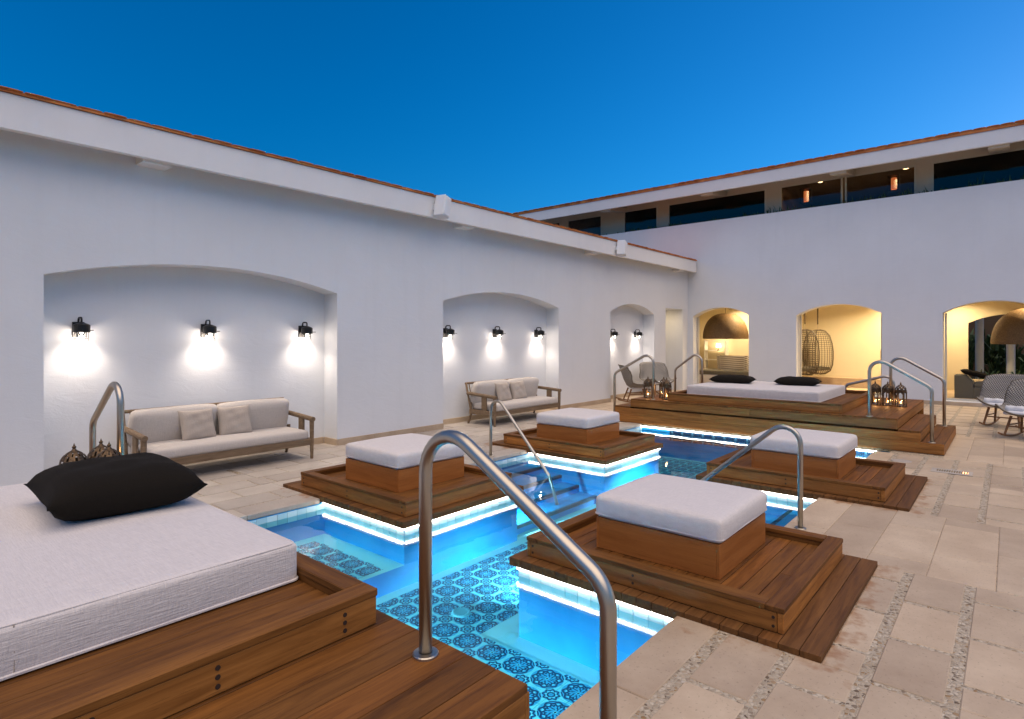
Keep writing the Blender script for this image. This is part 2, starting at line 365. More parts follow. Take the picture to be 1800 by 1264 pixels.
def pillow_mesh(w, h, t, seed=0, n=18):
    """throw pillow lying in x,y with drawn-out corners"""
    rnd = random.Random(seed); ph = [rnd.uniform(0, 6) for _ in range(4)]; b = bmesh.new(); rows = {}
    for sgn in (1, -1):
        for i in range(n + 1):
            for j in range(n + 1):
                edge = i in (0, n) or j in (0, n)
                if sgn < 0 and edge: rows[(sgn, i, j)] = rows[(1, i, j)]; continue
                u, v = 2 * i / n - 1, 2 * j / n - 1
                pin = 1 - 0.085 * (1 - v * v) if True else 1
                x = u * w / 2 * (1 - 0.07 * (1 - v ** 2) * abs(u) ** 3); y = v * h / 2 * (1 - 0.07 * (1 - u ** 2) * abs(v) ** 3)
                z = sgn * t / 2 * (max(0, (1 - u ** 4)) * max(0, (1 - v ** 4))) ** 0.55
                z += 0.006 * math.sin(u * 7 + v * 4 + ph[0]) * (1 - u * u) * (1 - v * v) + 0.004 * math.sin(v * 11 - u * 3 + ph[1]) * (1 - u * u)
                rows[(sgn, i, j)] = b.verts.new((x, y, z))
        for i in range(n):
            for j in range(n):
                q = [rows[(sgn, i, j)], rows[(sgn, i + 1, j)], rows[(sgn, i + 1, j + 1)], rows[(sgn, i, j + 1)]]
                b.faces.new(q if sgn > 0 else q[::-1])
    me = bpy.data.meshes.new('pillow'); b.to_mesh(me); b.free()
    for p in me.polygons: p.use_smooth = True
    return me
def mesh_obj(name, me, mat, parent=None, loc=(0, 0, 0), rot=(0, 0, 0)):
    if not me.materials: me.materials.append(M[mat])
    o = bpy.data.objects.new(name, me); link(o, parent); o.location = loc; o.rotation_euler = rot; return o
def lamp(kind, name, parent, loc, energy, color, size=0.03, rot=(0, 0, 0), spot=None, blend=0.5):
    d = bpy.data.lights.new(name, kind); d.energy = energy; d.color = color
    if kind == 'AREA': d.shape = 'DISK'; d.size = size
    else: d.shadow_soft_size = size
    if spot: d.spot_size = R(spot); d.spot_blend = blend
    o = bpy.data.objects.new(name, d); link(o, parent); o.location = loc; o.rotation_euler = rot; return o
WARM = (1.0, 0.74, 0.42)

# ------------------------------------------------------------------ plan (metres; x runs along the left wall, y towards it)
WALL_Y, NICHE_Y, BACK_X = 8.08, 8.45, 18.40
WATER = -0.115; SHELF = -0.38; FLOOR = -0.58
PX0, PX1 = 1.62, 10.45            # pool ends
PY0, PY1 = 1.55, 5.55             # pool sides
DX = [(3.37, 5.09), (6.85, 8.57)]; DY = [(0.75, 2.91), (4.17, 6.33)]   # island decks
INS = 0.055                        # deck overhang past the pool wall

# ------------------------------------------------------------------ ground
tag(MB().quad((-900, -900, -1.3), (900, -900, -1.3), (900, 900, -1.3), (-900, 900, -1.3)).build('ground', 'earth'), kind='structure')
pave = thing('pavement', None, None); pave['kind'] = 'structure'
bed = MB()
for x0, x1, y0, y1 in ((-12, 30, -14, PY0 - 0.19), (-12, 30, PY1 + 0.19, 8.6), (-12, PX0 - 0.19, PY0 - 0.19, PY1 + 0.19), (PX1 + 0.19, 30, PY0 - 0.19, PY1 + 0.19)): bed.box(x0, x1, y0, y1, -1.25, -0.006)
bed.build('pebble_bed', 'pebble', pave)
far = MB(); nst = 0
def stone_row(x0, x1, y0, y1, length, off, gap, mat, jit=True):
    global nst
    if y1 - y0 < 0.03: return
    x = x0 - off
    while x < x1:
        a, b = max(x, x0), min(x + length - gap, x1)
        if b - a > 0.05:
            z = random.uniform(-0.0015, 0.0015)
            if b > 1.0 and a < 12.5 and y0 > -1.2 and nst < 298:
                slab('paver', b - a, y1 - y0, 0.05, mat, ((a + b) / 2, (y0 + y1) / 2, z), pave, 0.005); nst += 1
            else: far.box(a, b, y0, y1, -0.05, z, 0.0)
        x += length
def zone(x0, x1, y0, y1, smooth, mat='stone', base=1.225):
    """rows run along x; wide pebble strips between rows, thin staggered joints across"""
    pitch, w, ln, gap = (0.35, 0.29, 0.60, 0.042) if not smooth else (0.385, 0.382, 0.95, 0.004)
    k = math.floor((y0 - base) / pitch) - 1
    while base + k * pitch - w < y1:
        b = base + k * pitch; a = b - w
        a_, b_ = max(a, y0), min(b, y1)
        stone_row(x0, x1, a_, b_, ln, (k * 0.283) % ln, gap, mat); k += 1
RX = [(-8, 3.37, PY0, 0), (3.37, 5.09, 0.75, 0), (5.09, 6.85, PY0, 1), (6.85, 8.57, 0.75, 0), (8.57, 10.2, PY0, 0), (10.2, 12.7, 0.72, 1), (12.7, 18.35, 5.0, 0)]
for x0, x1, ytop, sm in RX:
    if ytop == PY0 and not sm: zone(x0, x1 - 0.004, -6.5, 1.225, 0); stone_row(x0, x1, 1.295, PY0, 0.9, 0.3, 0.004, 'stone')
    else: zone(x0, x1 - 0.004, -6.5, ytop, sm)
for x0, x1, yb, sm in [(-8, 3.37, PY1, 0), (3.37, 5.09, 6.33, 0), (5.09, 6.85, PY1, 0), (6.85, 8.57, 6.33, 0), (8.57, 10.45, PY1, 0), (10.45, 18.35, 6.2, 0)]:
    if yb == PY1: stone_row(x0, x1, PY1, 5.86, 0.9, 0.2, 0.004, 'stone_grey'); yb = 5.875
    pitch, w = 0.36, 0.335; k = 0; y = 5.885
    while y < NICHE_Y:
        a, b = max(y, yb), min(y + w, NICHE_Y)
        stone_row(x0, x1 - 0.004, a, b, 0.62, (k * 0.27) % 0.62, 0.02, 'stone_grey'); y += pitch; k += 1
tag(far.build('distant_paver', 'stone', pave), kind='stuff')

# ------------------------------------------------------------------ pool
pool = thing('pool_basin', None, None); pool['kind'] = 'structure'
wl = MB()       # island cores and outer walls, all plain rendered blue
cores = [(a + INS, b - INS, c + INS, d - INS) for a, b in DX for c, d in DY]
for a, b, c, d in cores: wl.box(a, b, c, d, -1.2, -0.037)
T = 0.2
wl.box(PX0 - T, PX0, PY0 - T, PY1 + T, -1.2, -0.06); wl.box(PX1, PX1 + T, PY0 - T, PY1 + T, -1.2, -0.06)
wl.box(PX0, PX1, PY0 - T, PY0, -1.2, -0.055); wl.box(PX0, PX1, PY1, PY1 + T, -1.2, -0.055)
wl.build('pool_wall', 'pool_blue', pool)
fl = MB(); fl.box(PX0, PX1, PY0, PY1, -1.0, FLOOR - 0.006); fl.build('pool_floor', 'pool_pale', pool)
NX = DX[0][0] + INS; FX = DX[1][1] - INS; YA = DY[0][1] - INS; YB = DY[1][0] + INS
for x0, x1 in ((PX0, NX),):
    for y0, y1 in ((YB, PY1),): MB().box(x0, x1, y0, y1, -0.95, SHELF - 0.006).build('pool_shelf', 'pool_blue', pool)
# floor tiles with rosettes; near ones as pieces, the far ones joined
ft = MB(); nt_ = 0
def tiles(x0, x1, y0, y1, z):
    global nt_
    p = 0.125
    for i in range(int((x1 - x0) / p + 1e-6)):
        for j in range(int((y1 - y0) / p + 1e-6)):
            x, y = x0 + (i + 0.5) * p, y0 + (j + 0.5) * p
            if x < 6.5 and nt_ < 290: slab('floor_tile', p - 0.004, p - 0.004, 0.012, 'rosette_floor', (x, y, z), pool, 0.0); nt_ += 1
            else: ft.box(x - 0.0605, x + 0.0605, y - 0.0605, y + 0.0605, z - 0.012, z)
for y0, y1 in ((YB, PY1),): MB().box(PX0, NX, y0, y1, SHELF - 0.006, SHELF - 0.003).build('shelf_top', 'pool_pale', pool)
GY = YB - 0.12                     # tile grid origin
tiles(PX0, PX0 + 1.625, GY - 2.5, GY, FLOOR); tiles(PX0 + 0.125, PX0 + 1.625, YB + 0.06, PY1 - 0.02, SHELF)
tiles(PX0 + 1.625, FX + 0.08, GY - 1.0, GY, FLOOR); tiles(FX + 0.08, PX1, GY - 2.5, GY + 1.38, FLOOR)
tag(ft.build('distant_floor_tile', 'rosette_floor', pool), kind='stuff')
# steps in the two middle arms
MX0, MX1 = DX[0][1] - INS, DX[1][0] + INS
for sgn, ye in ((1, PY1), (-1, PY0)):
    for k, z in enumerate((-0.20, -0.295, -0.39, -0.485)):
        y1 = ye - sgn * 0.3 * k; y0 = ye - sgn * 0.3 * (k + 1)
        MB().box(MX0, MX1, min(y0, y1), max(y0, y1), -0.95, z).build('pool_step', 'pool_blue', pool)
        e0, e1 = sorted((y0 + sgn * 0.035, y0 - sgn * 0.006)); MB().box(MX0 + 0.002, MX1 - 0.002, e0, e1, z - 0.035, z + 0.004).build('step_nosing', 'dark_nosing', pool)
# waterline tiles
def band(p0, p1, nrm, mat='band_tile', size=0.105, zt=-0.061, th=0.012):
    L = math.dist(p0, p1); n = max(1, round(L / size)); s = L / n; d = ((p1[0] - p0[0]) / L, (p1[1] - p0[1]) / L)
    key = ('band', round(s, 3), mat)
    if key not in _cache:
        me = MB().box(-s / 2 + 0.002, s / 2 - 0.002, -th / 2, th / 2, -size, 0, 0.0).mesh('band_tile'); me.materials.append(M[mat]); _cache[key] = me
    for i in range(n):
        o = bpy.data.objects.new('waterline_tile', _cache[key]); link(o, pool)
        q = (i + 0.5) * s; o.location = (p0[0] + d[0] * q + nrm[0] * (th / 2 - 0.004), p0[1] + d[1] * q + nrm[1] * (th / 2 - 0.004), zt); o.rotation_euler = (0, 0, math.atan2(d[1], d[0]))
A0, A1, B0, B1 = DX[0][0] + INS, DX[0][1] - INS, DX[1][0] + INS, DX[1][1] - INS
for x in ((A0), (B0)):
    band((x, PY0), (x, YA), (-1, 0)); band((x, YB), (x, PY1), (-1, 0))
band((A0, YB), (A1, YB), (0, -1)); band((B0, YB), (B1, YB), (0, -1))
band((PX0, PY1), (A0, PY1), (0, -1)); band((A1, PY1), (B0, PY1), (0, -1)); band((B1, PY1), (PX1, PY1), (0, -1))
band((B1, YB), (B1, PY1), (1, 0)); band((B1, PY0), (B1, YA), (1, 0))
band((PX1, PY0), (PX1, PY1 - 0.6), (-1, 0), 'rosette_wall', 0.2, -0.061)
# led strips under the overhangs
def led(p0, p1, nrm, label):
    x0, x1 = sorted((p0[0], p1[0])); y0, y1 = sorted((p0[1], p1[1])); a, b = 0.004, 0.026
    if nrm[0]: x0, x1 = sorted((p0[0] + nrm[0] * a, p0[0] + nrm[0] * b))
    else: y0, y1 = sorted((p0[1] + nrm[1] * a, p0[1] + nrm[1] * b))
    o = MB().box(x0, x1, y0, y1, -0.060, -0.037).build('light_strip', 'led'); tag(o, label, 'light strip', 'light strips round the pool')
isl = [['near right', 'far right'], ['near left', 'far left']]
for i, (a, b) in enumerate(DX):
    a, b = a + INS, b - INS
    for j, nm in enumerate(('right', 'left')):
        w = ('near ' if i == 0 else 'far ') + nm; ys = (PY0, YA) if j == 0 else (YB, PY1)
        led((a, ys[0]), (a, ys[1]), (-1, 0), f'white light strip under the front edge of the {w} ottoman deck')
        led((b, ys[0]), (b, ys[1]), (1, 0), f'white light strip under the rear edge of the {w} ottoman deck')
        yy = YA if j == 0 else YB
        led((a, yy), (b, yy), (0, 1 if j == 0 else -1), f'white light strip along the channel side of the {w} ottoman deck')
led((PX1, PY0), (PX1, PY1), (-1, 0), 'long white light strip under the stepped platform at the far pool end')
# water
wt = MB()
xs = [PX0, A0, A1, B0, B1, PX1]; ys = [PY0, YA, YB, PY1]
for i in range(5):
    for j in range(3):
        if i in (1, 3) and j != 1: continue
        wt.quad((xs[i], ys[j], WATER), (xs[i + 1], ys[j], WATER), (xs[i + 1], ys[j + 1], WATER), (xs[i], ys[j + 1], WATER))
bmesh.ops.remove_doubles(wt.b, verts=wt.b.verts[:], dist=1e-4)
wo = tag(wt.build('water', 'water'), kind='structure')
if wo.data.polygons[0].normal.z < 0: wo.data.flip_normals()      # the sheet must face up
# underwater lamps set in the walls
def pool_lamp(loc, rot, label, e):
    t_ = thing('pool_light', label, 'pool light', loc, 0, 'underwater pool lights')
    MB().lathe([(0, 0.012), (0.05, 0.012), (0.065, 0.0), (0.065, -0.01)], 20).build('bezel', 'steel', t_, rot=rot)
    MB().lathe([(0, 0.016), (0.046, 0.0135)], 20).build('lens', 'pool_lamp', t_, rot=rot)
    l_ = lamp('AREA', 'pool_light_beam', t_, tuple(0.03 * c for c in (Matrix.Rotation(rot[2], 3, 'Z') @ Matrix.Rotation(rot[1], 3, 'Y') @ Vector((0, 0, 1)))), e, (0.80, 0.95, 1.0), 0.10)
    l_.rotation_euler = (rot[0], rot[1] + math.pi + R(34), rot[2]); l_.data.spread = R(95)
yc = (YA + YB) / 2
pool_lamp((PX0, yc, -0.36), (0, R(90), 0), 'round pool lamp in the wall under the nearest platform', 12)
pool_lamp((PX0, 2.2, -0.36), (0, R(90), 0), 'round pool lamp under the nearest platform, by the right paving', 9)
pool_lamp((PX0, 4.9, -0.25), (0, R(90), 0), 'round pool lamp under the nearest platform, above the left shelf', 6.0)
pool_lamp((4.2, YA, -0.36), (0, R(90), R(90)), 'round pool lamp in the wall of the near right island', 9)
pool_lamp((7.7, YA, -0.36), (0, R(90), R(90)), 'round pool lamp in the wall of the far right island', 26)
pool_lamp((B1, 2.2, -0.36), (0, R(90), 0), 'added hidden pool lamp in the rear wall of the far right island', 40)  # added out of view to brighten the far arm
pool_lamp((A1, 4.52, -0.27), (0, R(90), 0), 'added hidden pool lamp beside the left pool steps', 7)  # added on a face turned away, to light the left steps
pool_lamp((A1, 2.55, -0.27), (0, R(90), 0), 'added hidden pool lamp beside the right pool steps', 7)  # unseen too, added to light the right steps
dr = MB(); dr.lathe([(0, 0.012), (0.07, 0.012), (0.085, 0.0)], 24)
for k in range(24):
    a = k * math.pi / 12; dr.box(0.058, 0.075, -0.003, 0.003, 0.011, 0.016, rot=Matrix.Rotation(a, 3, 'Z'), about=(0, 0, 0))
tag(dr.build('pool_drain', 'drain', loc=(3.4, 3.46, FLOOR)), 'round pale drain cover on the tiled pool floor', 'drain')

# ------------------------------------------------------------------ left building
def wall_mesh(m, u0, u1, z0, z1, openings, P, depth, back=True, through=False):
    """front face with arched openings in (u,z); P(u,d,z) gives the point d behind the face"""
    ups = {u0, u1}
    for o in openings:
        n = 28 if o['rise'] else 1
        for k in range(n + 1): ups.add(round(o['a'] + (o['b'] - o['a']) * k / n, 5))
    ups = sorted(ups)
    def arch(o, u):
        c, h = (o['a'] + o['b']) / 2, (o['b'] - o['a']) / 2
        if not o['rise']: return o['spring']
        rr = (h * h + o['rise'] ** 2) / (2 * o['rise']); return o['spring'] + o['rise'] - rr + math.sqrt(max(0, rr * rr - (u - c) ** 2))
    for ua, ub in zip(ups, ups[1:]):
        o = next((q for q in openings if q['a'] - 1e-4 <= ua and ub <= q['b'] + 1e-4), None)
        if o is None: m.quad(P(ua, 0, z0), P(ub, 0, z0), P(ub, 0, z1), P(ua, 0, z1)); 
        else:
            za, zb = arch(o, ua), arch(o, ub); D = o.get('depth', depth)
            m.quad(P(ua, 0, za), P(ub, 0, zb), P(ub, 0, z1), P(ua, 0, z1))
            m.quad(P(ua, 0, za), P(ub, 0, zb), P(ub, D, zb), P(ua, D, za))
            if o['sill'] > z0 + 0.01:
                m.quad(P(ua, 0, z0), P(ub, 0, z0), P(ub, 0, o['sill']), P(ua, 0, o['sill'])); m.quad(P(ua, 0, o['sill']), P(ub, 0, o['sill']), P(ub, D, o['sill']), P(ua, D, o['sill']))
            if not through: m.quad(P(ua, D, o['sill']), P(ub, D, o['sill']), P(ub, D, zb), P(ua, D, za))
            else:
                m.quad(P(ua, D, za), P(ub, D, zb), P(ub, D, z1), P(ua, D, z1))
                if o['sill'] > z0 + 0.01: m.quad(P(ua, D, z0), P(ub, D, z0), P(ub, D, o['sill']), P(ua, D, o['sill']))
        if through and o is None: m.quad(P(ua, depth, z0), P(ub, depth, z0), P(ub, depth, z1), P(ua, depth, z1))
    for o in openings:
        D = o.get('depth', depth)
        for u in (o['a'], o['b']): m.quad(P(u, 0, o['sill']), P(u, D, o['sill']), P(u, D, o['spring']), P(u, 0, o['spring']))
    bmesh.ops.remove_doubles(m.b, verts=m.b.verts[:], dist=1e-4)
    return m
N1, N2, N3 = (1.53, 5.21), (7.47, 11.15), (13.49, 16.0)
lb = thing('spa_building', 'long white plastered building with arched lamp-lit niches and tiled eaves', 'building', (0, 0, 0))
ops_ = [dict(a=a, b=b, sill=-0.05, spring=2.40, rise=0.255) for a, b in (N1, N2, N3)] + [dict(a=16.76, b=17.99, sill=-0.05, spring=2.62, rise=0.0, depth=0.9)]
wall_mesh(MB(), -9, 18.40, -0.05, 3.99, ops_, lambda u, d, z: (u, WALL_Y + d, z), NICHE_Y - WALL_Y).build('wall', 'plaster', lb)
MB().box(-9, 18.40, 9.2, 9.3, -0.05, 3.99).build('rear_wall', 'plaster', lb); MB().box(-9.1, -9.0, WALL_Y, 9.3, -0.05, 3.99).build('end_wall', 'plaster', lb)
sk = [(-9, N1[0], 0), (N1[1], N2[0], 0), (N2[1], N3[0], 0), (N3[1], 16.76, 0)]
for a, b, _ in sk: MB().box(a, b, WALL_Y - 0.018, WALL_Y + 0.002, -0.03, 0.10, 0.003).build('skirting', 'stone', lb)
for a, b in (N1, N2, N3): MB().box(a + 0.02, b - 0.02, NICHE_Y - 0.018, NICHE_Y - 0.001, -0.03, 0.10, 0.003).build('skirting', 'stone', lb)
for a, b in (N1, N2, N3):
    for x in (a + 0.009, b - 0.009): MB().box(x - 0.009, x + 0.009, WALL_Y + 0.003, NICHE_Y - 0.02, -0.03, 0.10, 0.003).build('skirting', 'stone', lb)
EY = 7.75
MB().prism([(EY, 3.83), (EY + 0.09, 3.83), (EY + 0.09, 4.21), (EY, 4.19)], 'x', -9.5, 18.3).build('fascia', 'trim', lb)
MB().box(-9.5, 18.3, EY + 0.09, WALL_Y + 0.06, 3.97, 4.03).build('soffit', 'soffit', lb)
roof = MB().prism([(EY - 0.02, 4.195), (9.5, 4.46), (9.5, 4.50), (EY - 0.02, 4.225)], 'x', -9.5, 18.32).build('roof', 'terracotta', lb)
rt = MB(); x = -9.4
while x < 18.3:
    z = 4.228; jx = random.uniform(-0.01, 0.01); jy = random.uniform(-0.015, 0.01)
    rt.prism([(x + jx + 0.11 * math.cos(a), z + 0.006 * math.sin(a)) for a in [math.pi * k / 6 for k in range(7)]], 'y', EY - 0.035 + jy, EY + 0.4); x += 0.235
tag(rt.build('eaves_tile', 'terracotta', roof), kind='stuff')
for x in (2.58, 7.9, 12.4, 17.4): MB().box(x - 0.16, x + 0.16, EY + 0.09, WALL_Y + 0.01, 3.80, 3.975).build('bracket', 'trim', lb)
dl = thing('ceiling_light', 'small warm downlight in the doorway recess beside the corner', 'ceiling light', (17.37, 8.5, 2.60))
MB().lathe([(0, -0.004), (0.04, -0.004), (0.05, 0.012), (0.05, 0.02)], 16).build('bezel', 'warm_lamp', dl)
lamp('AREA', 'downlight_beam', dl, (0, 0, -0.02), 1.5, WARM, 0.08)
# speakers on the fascia
for x, w in ((6.95, 'nearer'), (13.2, 'farther')):
    s_ = thing('outdoor_speaker', f'white boxy outdoor speaker on the eaves, the {w} of two', 'speaker', (x, EY, 3.84), 0, 'speakers on the eaves')
    rot = (0, R(12), R(12))
    MB().box(-0.10, 0.10, -0.26, -0.05, -0.02, 0.36, 0.012).build('cabinet', 'speaker_white', s_, rot=rot)
    MB().box(-0.085, 0.085, -0.271, -0.259, 0.0, 0.34, 0.004).build('grille', 'trim', s_, rot=rot)
    MB().box(-0.03, 0.03, -0.08, 0.0, 0.12, 0.22, 0.004).build('bracket', 'speaker_white', s_)

# ------------------------------------------------------------------ back building
bb = thing('lounge_building', 'tall white building with glowing arched openings and an upper glazed floor', 'building', (BACK_X, 0, 0))
bops = [dict(a=6.12, b=7.90, sill=0.12, spring=2.40, rise=0.27), dict(a=2.62, b=4.76, sill=0.12, spring=2.36, rise=0.29), dict(a=-0.68, b=1.30, sill=0.10, spring=2.34, rise=0.27)]
WT = 0.42
wall_mesh(MB(), -7, 15.5, -0.05, 5.46, bops, lambda u, d, z: (d, u, z), WT, through=True).quad((0, -7, 5.46), (0, 15.5, 5.46), (WT, 15.5, 5.46), (WT, -7, 5.46)).build('wall', 'plaster', bb)
MB().box(-0.016, 0.003, -7, 8.05, -0.03, 0.09, 0.003).build('skirting', 'stone', bb)
rm = lambda *a: MB().box(*a)
rm(WT, 4.6, -4, 9.5, -0.2, 0.10).build('room_floor', 'stone', bb)
rm(WT + 0.002, 4.6, -4, 9.5, 2.95, 3.1).build('room_ceiling', 'cream', bb)
rm(WT, 4.1, 5.45, 5.6, 0.10, 2.95).build('partition', 'cream', bb); rm(WT, 4.1, 1.75, 1.9, 0.10, 2.95).build('partition', 'cream', bb)
rm(3.5, 3.6, 1.9, 5.45, 0.10, 2.95).build('rear_wall', 'cream', bb); rm(3.9, 4.0, 5.6, 9.5, 0.10, 2.95).build('rear_wall', 'cream', bb)
rm(WT, 4.1, 9.4, 9.5, 0.10, 2.95).build('end_wall', 'cream', bb); rm(WT, 4.1, -4.1, -4.0, 0.10, 2.95).build('end_wall', 'cream', bb)
wall_mesh(MB(), -4, 1.75, 0.10, 2.95, [dict(a=-1.1, b=0.96, sill=0.45, spring=2.15, rise=0.25)], lambda u, d, z: (4.0 + d, u, z), 0.2, through=True).build('garden_wall', 'cream', bb)
rm(2.9, 3.5, 1.9, 5.45, 0.10, 0.40).build('bench_step', 'stone', bb)
for o in bops[:3]:
    f_ = MB(); a, b = o['a'] + 0.02, o['b'] - 0.02
    f_.box(0.30, 0.35, a, a + 0.045, o['sill'], o['spring']); f_.box(0.30, 0.35, b - 0.045, b, o['sill'], o['spring']); f_.box(0.30, 0.35, a + 0.045, b - 0.045, o['sill'], o['sill'] + 0.05)
    f_.build('door_frame', 'frame', bb)
# upper floor: planter, glazing, fascia, roof
UX = 0.85
rm(WT, 6, -7, 15.5, 4.9, 5.22).build('planter_floor', 'plaster', bb)
wins = [(13.85, 15.0), (11.9, 13.5), (9.58, 10.95), (5.86, 9.18), (3.72, 5.45), (1.94, 3.66), (-1.9, 1.60)]
hd = MB(); hd.box(UX, UX + 0.15, -7, 15.5, 6.42, 6.85)
prev = -7
cuts = sorted(wins)
for a, b in cuts + [(15.5, 15.5)]:
    if a - prev > 0.08: hd.box(UX, UX + 0.15, prev, a, 5.22, 6.42)
    prev = b
hd.build('upper_wall', 'soffit', bb)
for a, b in wins:
    w_ = MB(); e = 0.045
    w_.box(UX - 0.02, UX + 0.05, a, a + e, 5.22, 6.42); w_.box(UX - 0.02, UX + 0.05, b - e, b, 5.22, 6.42); w_.box(UX - 0.02, UX + 0.05, a + e, b - e, 6.42 - e, 6.419); w_.box(UX - 0.02, UX + 0.05, a + e, b - e, 5.22, 5.22 + e)
    f_ = w_.build('window', 'frame', bb)
    MB().box(UX + 0.012, UX + 0.02, a + e, b - e, 5.22 + e, 6.42 - e).build('pane', 'dark_glass', f_)
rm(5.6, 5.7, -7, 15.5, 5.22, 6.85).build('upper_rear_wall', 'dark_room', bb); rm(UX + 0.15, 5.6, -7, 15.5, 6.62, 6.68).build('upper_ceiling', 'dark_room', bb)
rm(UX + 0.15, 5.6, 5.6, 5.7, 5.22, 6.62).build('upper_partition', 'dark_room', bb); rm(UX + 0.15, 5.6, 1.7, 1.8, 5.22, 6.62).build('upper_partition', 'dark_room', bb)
FXo = -0.5
MB().prism([(FXo, 6.27), (FXo + 0.09, 6.27), (FXo + 0.09, 6.64), (FXo, 6.62)], 'y', -7.3, 15.6).build('fascia', 'trim', bb)
MB().prism([(FXo + 0.09, 6.40), (UX + 0.02, 6.62), (UX + 0.02, 6.68), (FXo + 0.09, 6.46)], 'y', -7.3, 15.6).build('soffit', 'soffit', bb)
broof = MB().prism([(FXo - 0.02, 6.625), (6, 7.3), (6, 7.40), (FXo - 0.02, 6.71)], 'y', -7.3, 15.6).build('roof', 'terracotta', bb)
rt = MB(); y = -7.2
while y < 15.5:
    jx = random.uniform(-0.02, 0.015)
    rt.prism([(y + 0.12 * math.cos(a), 6.712 + 0.014 * math.sin(a)) for a in [math.pi * k / 6 for k in range(7)]], 'x', FXo - 0.05 + jx, FXo + 0.5); y += 0.25
tag(rt.build('eaves_tile', 'terracotta', broof), kind='stuff')
for y in (3.6, 7.3, 11.0, 0.2): MB().box(FXo + 0.09, UX, y - 0.2, y + 0.2, 6.30, 6.45, rot=Matrix.Rotation(R(-8), 3, 'Y')).build('bracket', 'soffit', bb)
# ceiling lights in the rooms
def downlight(x, y, z, e, label, spread=150):
    d_ = thing('ceiling_light', label, 'ceiling light', (x, y, z), 0, 'lounge ceiling lights')
    MB().lathe([(0, -0.006), (0.045, -0.006), (0.06, 0.0)], 16).build('bezel', 'warm_lamp', d_)
    l_ = lamp('AREA', 'downlight_beam', d_, (0, 0, -0.02), e * 0.48, WARM, 0.1); l_.data.spread = R(spread)
ZC = 2.95
for x, y, e, lb_ in ((21.2, 2.6, 42, 'round ceiling light over the hanging chair room, right side'), (20.2, 4.0, 36, 'round ceiling light over the hanging chair room, centre'),
                   (21.6, 7.6, 30, 'round ceiling light above the white basket'), (19.8, 6.6, 26, 'round ceiling light just inside the left arch'),
                   (21.6, 1.2, 30, 'round ceiling light beside the garden window'), (20.0, -0.6, 26, 'round ceiling light just inside the right arch')):
    downlight(x, y, ZC, e, lb_)
for y, w in ((4.55, 'left'), (2.30, 'right')):
    d_ = thing('ceiling_light', f'bright spot in the upper window ceiling, {w} one', 'ceiling light', (20.3, y, 6.62), 0, 'upper ceiling spots')
    MB().lathe([(0, -0.006), (0.06, -0.006), (0.075, 0.0)], 16).build('bezel', 'warm_lamp', d_); lamp('AREA', 'downlight_beam', d_, (0, 0, -0.02), 3.0, WARM, 0.1)
for y, w in ((4.98, 'left'), (2.60, 'right')):
    p_ = thing('pendant_lantern', f'orange shaded pendant lantern behind the upper window, {w} one', 'pendant lamp', (20.4, y, 6.04), 0, 'upper pendant lanterns')
    for a in (-0.13, 0.13):
        for b in (-0.13, 0.13): MB().box(a - 0.008, a + 0.008, b - 0.008, b + 0.008, 0, 0.42).build('frame_bar', 'black_metal', p_)
    MB().box(-0.16, 0.16, -0.16, 0.16, -0.015, 0.0).build('bottom_plate', 'black_metal', p_); MB().box(-0.16, 0.16, -0.16, 0.16, 0.42, 0.435).build('top_plate', 'black_metal', p_)
    MB().lathe([(0.07, 0.04), (0.075, 0.06), (0.075, 0.36), (0.07, 0.38)], 16).build('shade', 'orange_lamp', p_); MB().tube([(0, 0, 0.43), (0, 0, 0.579)], 0.006, 6).build('rod', 'black_metal', p_)
# plants on the parapet
def tuft(m, c, n, h, spread, w=0.012):
    for _ in range(n):
        a = random.uniform(0, 6.283); l = h * random.uniform(0.5, 1.0); sp_ = spread * random.uniform(0.2, 1.0); d = Vector((math.cos(a), math.sin(a), 0)); s = Vector((-d.y, d.x, 0)) * w
        p = Vector(c) + Vector((random.uniform(-0.12, 0.12), random.uniform(-0.12, 0.12), 0)); q = p + d * sp_ * 0.5 + Vector((0, 0, l * 0.75)); r = p + d * sp_ + Vector((0, 0, l * (0.55 + 0.45 * random.random())))
        m.quad(p - s, p + s, q + s, q - s); m.quad(q - s, q + s, r + s * 0.1, r - s * 0.1)
wh = ['behind the right end of the parapet', 'beneath the right dark window', 'below the post right of the pendant lanterns', 'below the right pendant lantern', 'below the window bar between the pendants', 'below the left pendant lantern', 'below the post left of the pendant lanterns',
      'at the right end of the long dark window', 'below the middle of the long dark window', 'at the left end of the long dark window', 'below the small dark window', 'below the post left of the small window', 'above the left roof end']
for i, y in enumerate((-0.3, 0.8, 1.75, 2.6, 3.6, 4.6, 5.65, 6.5, 7.6, 8.8, 9.9, 10.9, 11.8)):
    p_ = thing('parapet_plant', 'low green plant ' + wh[i], 'plant', (18.95, y, 5.22), 0, 'plants along the parapet')
    m = MB(); hh = random.uniform(0.50, 0.64)
    for k in range(7): tuft(m, (random.uniform(-0.08, 0.08), random.uniform(-0.5, 0.5), 0), 22, hh * random.uniform(0.7, 1.1), 0.16)
    m.build('foliage', 'leaf', p_)

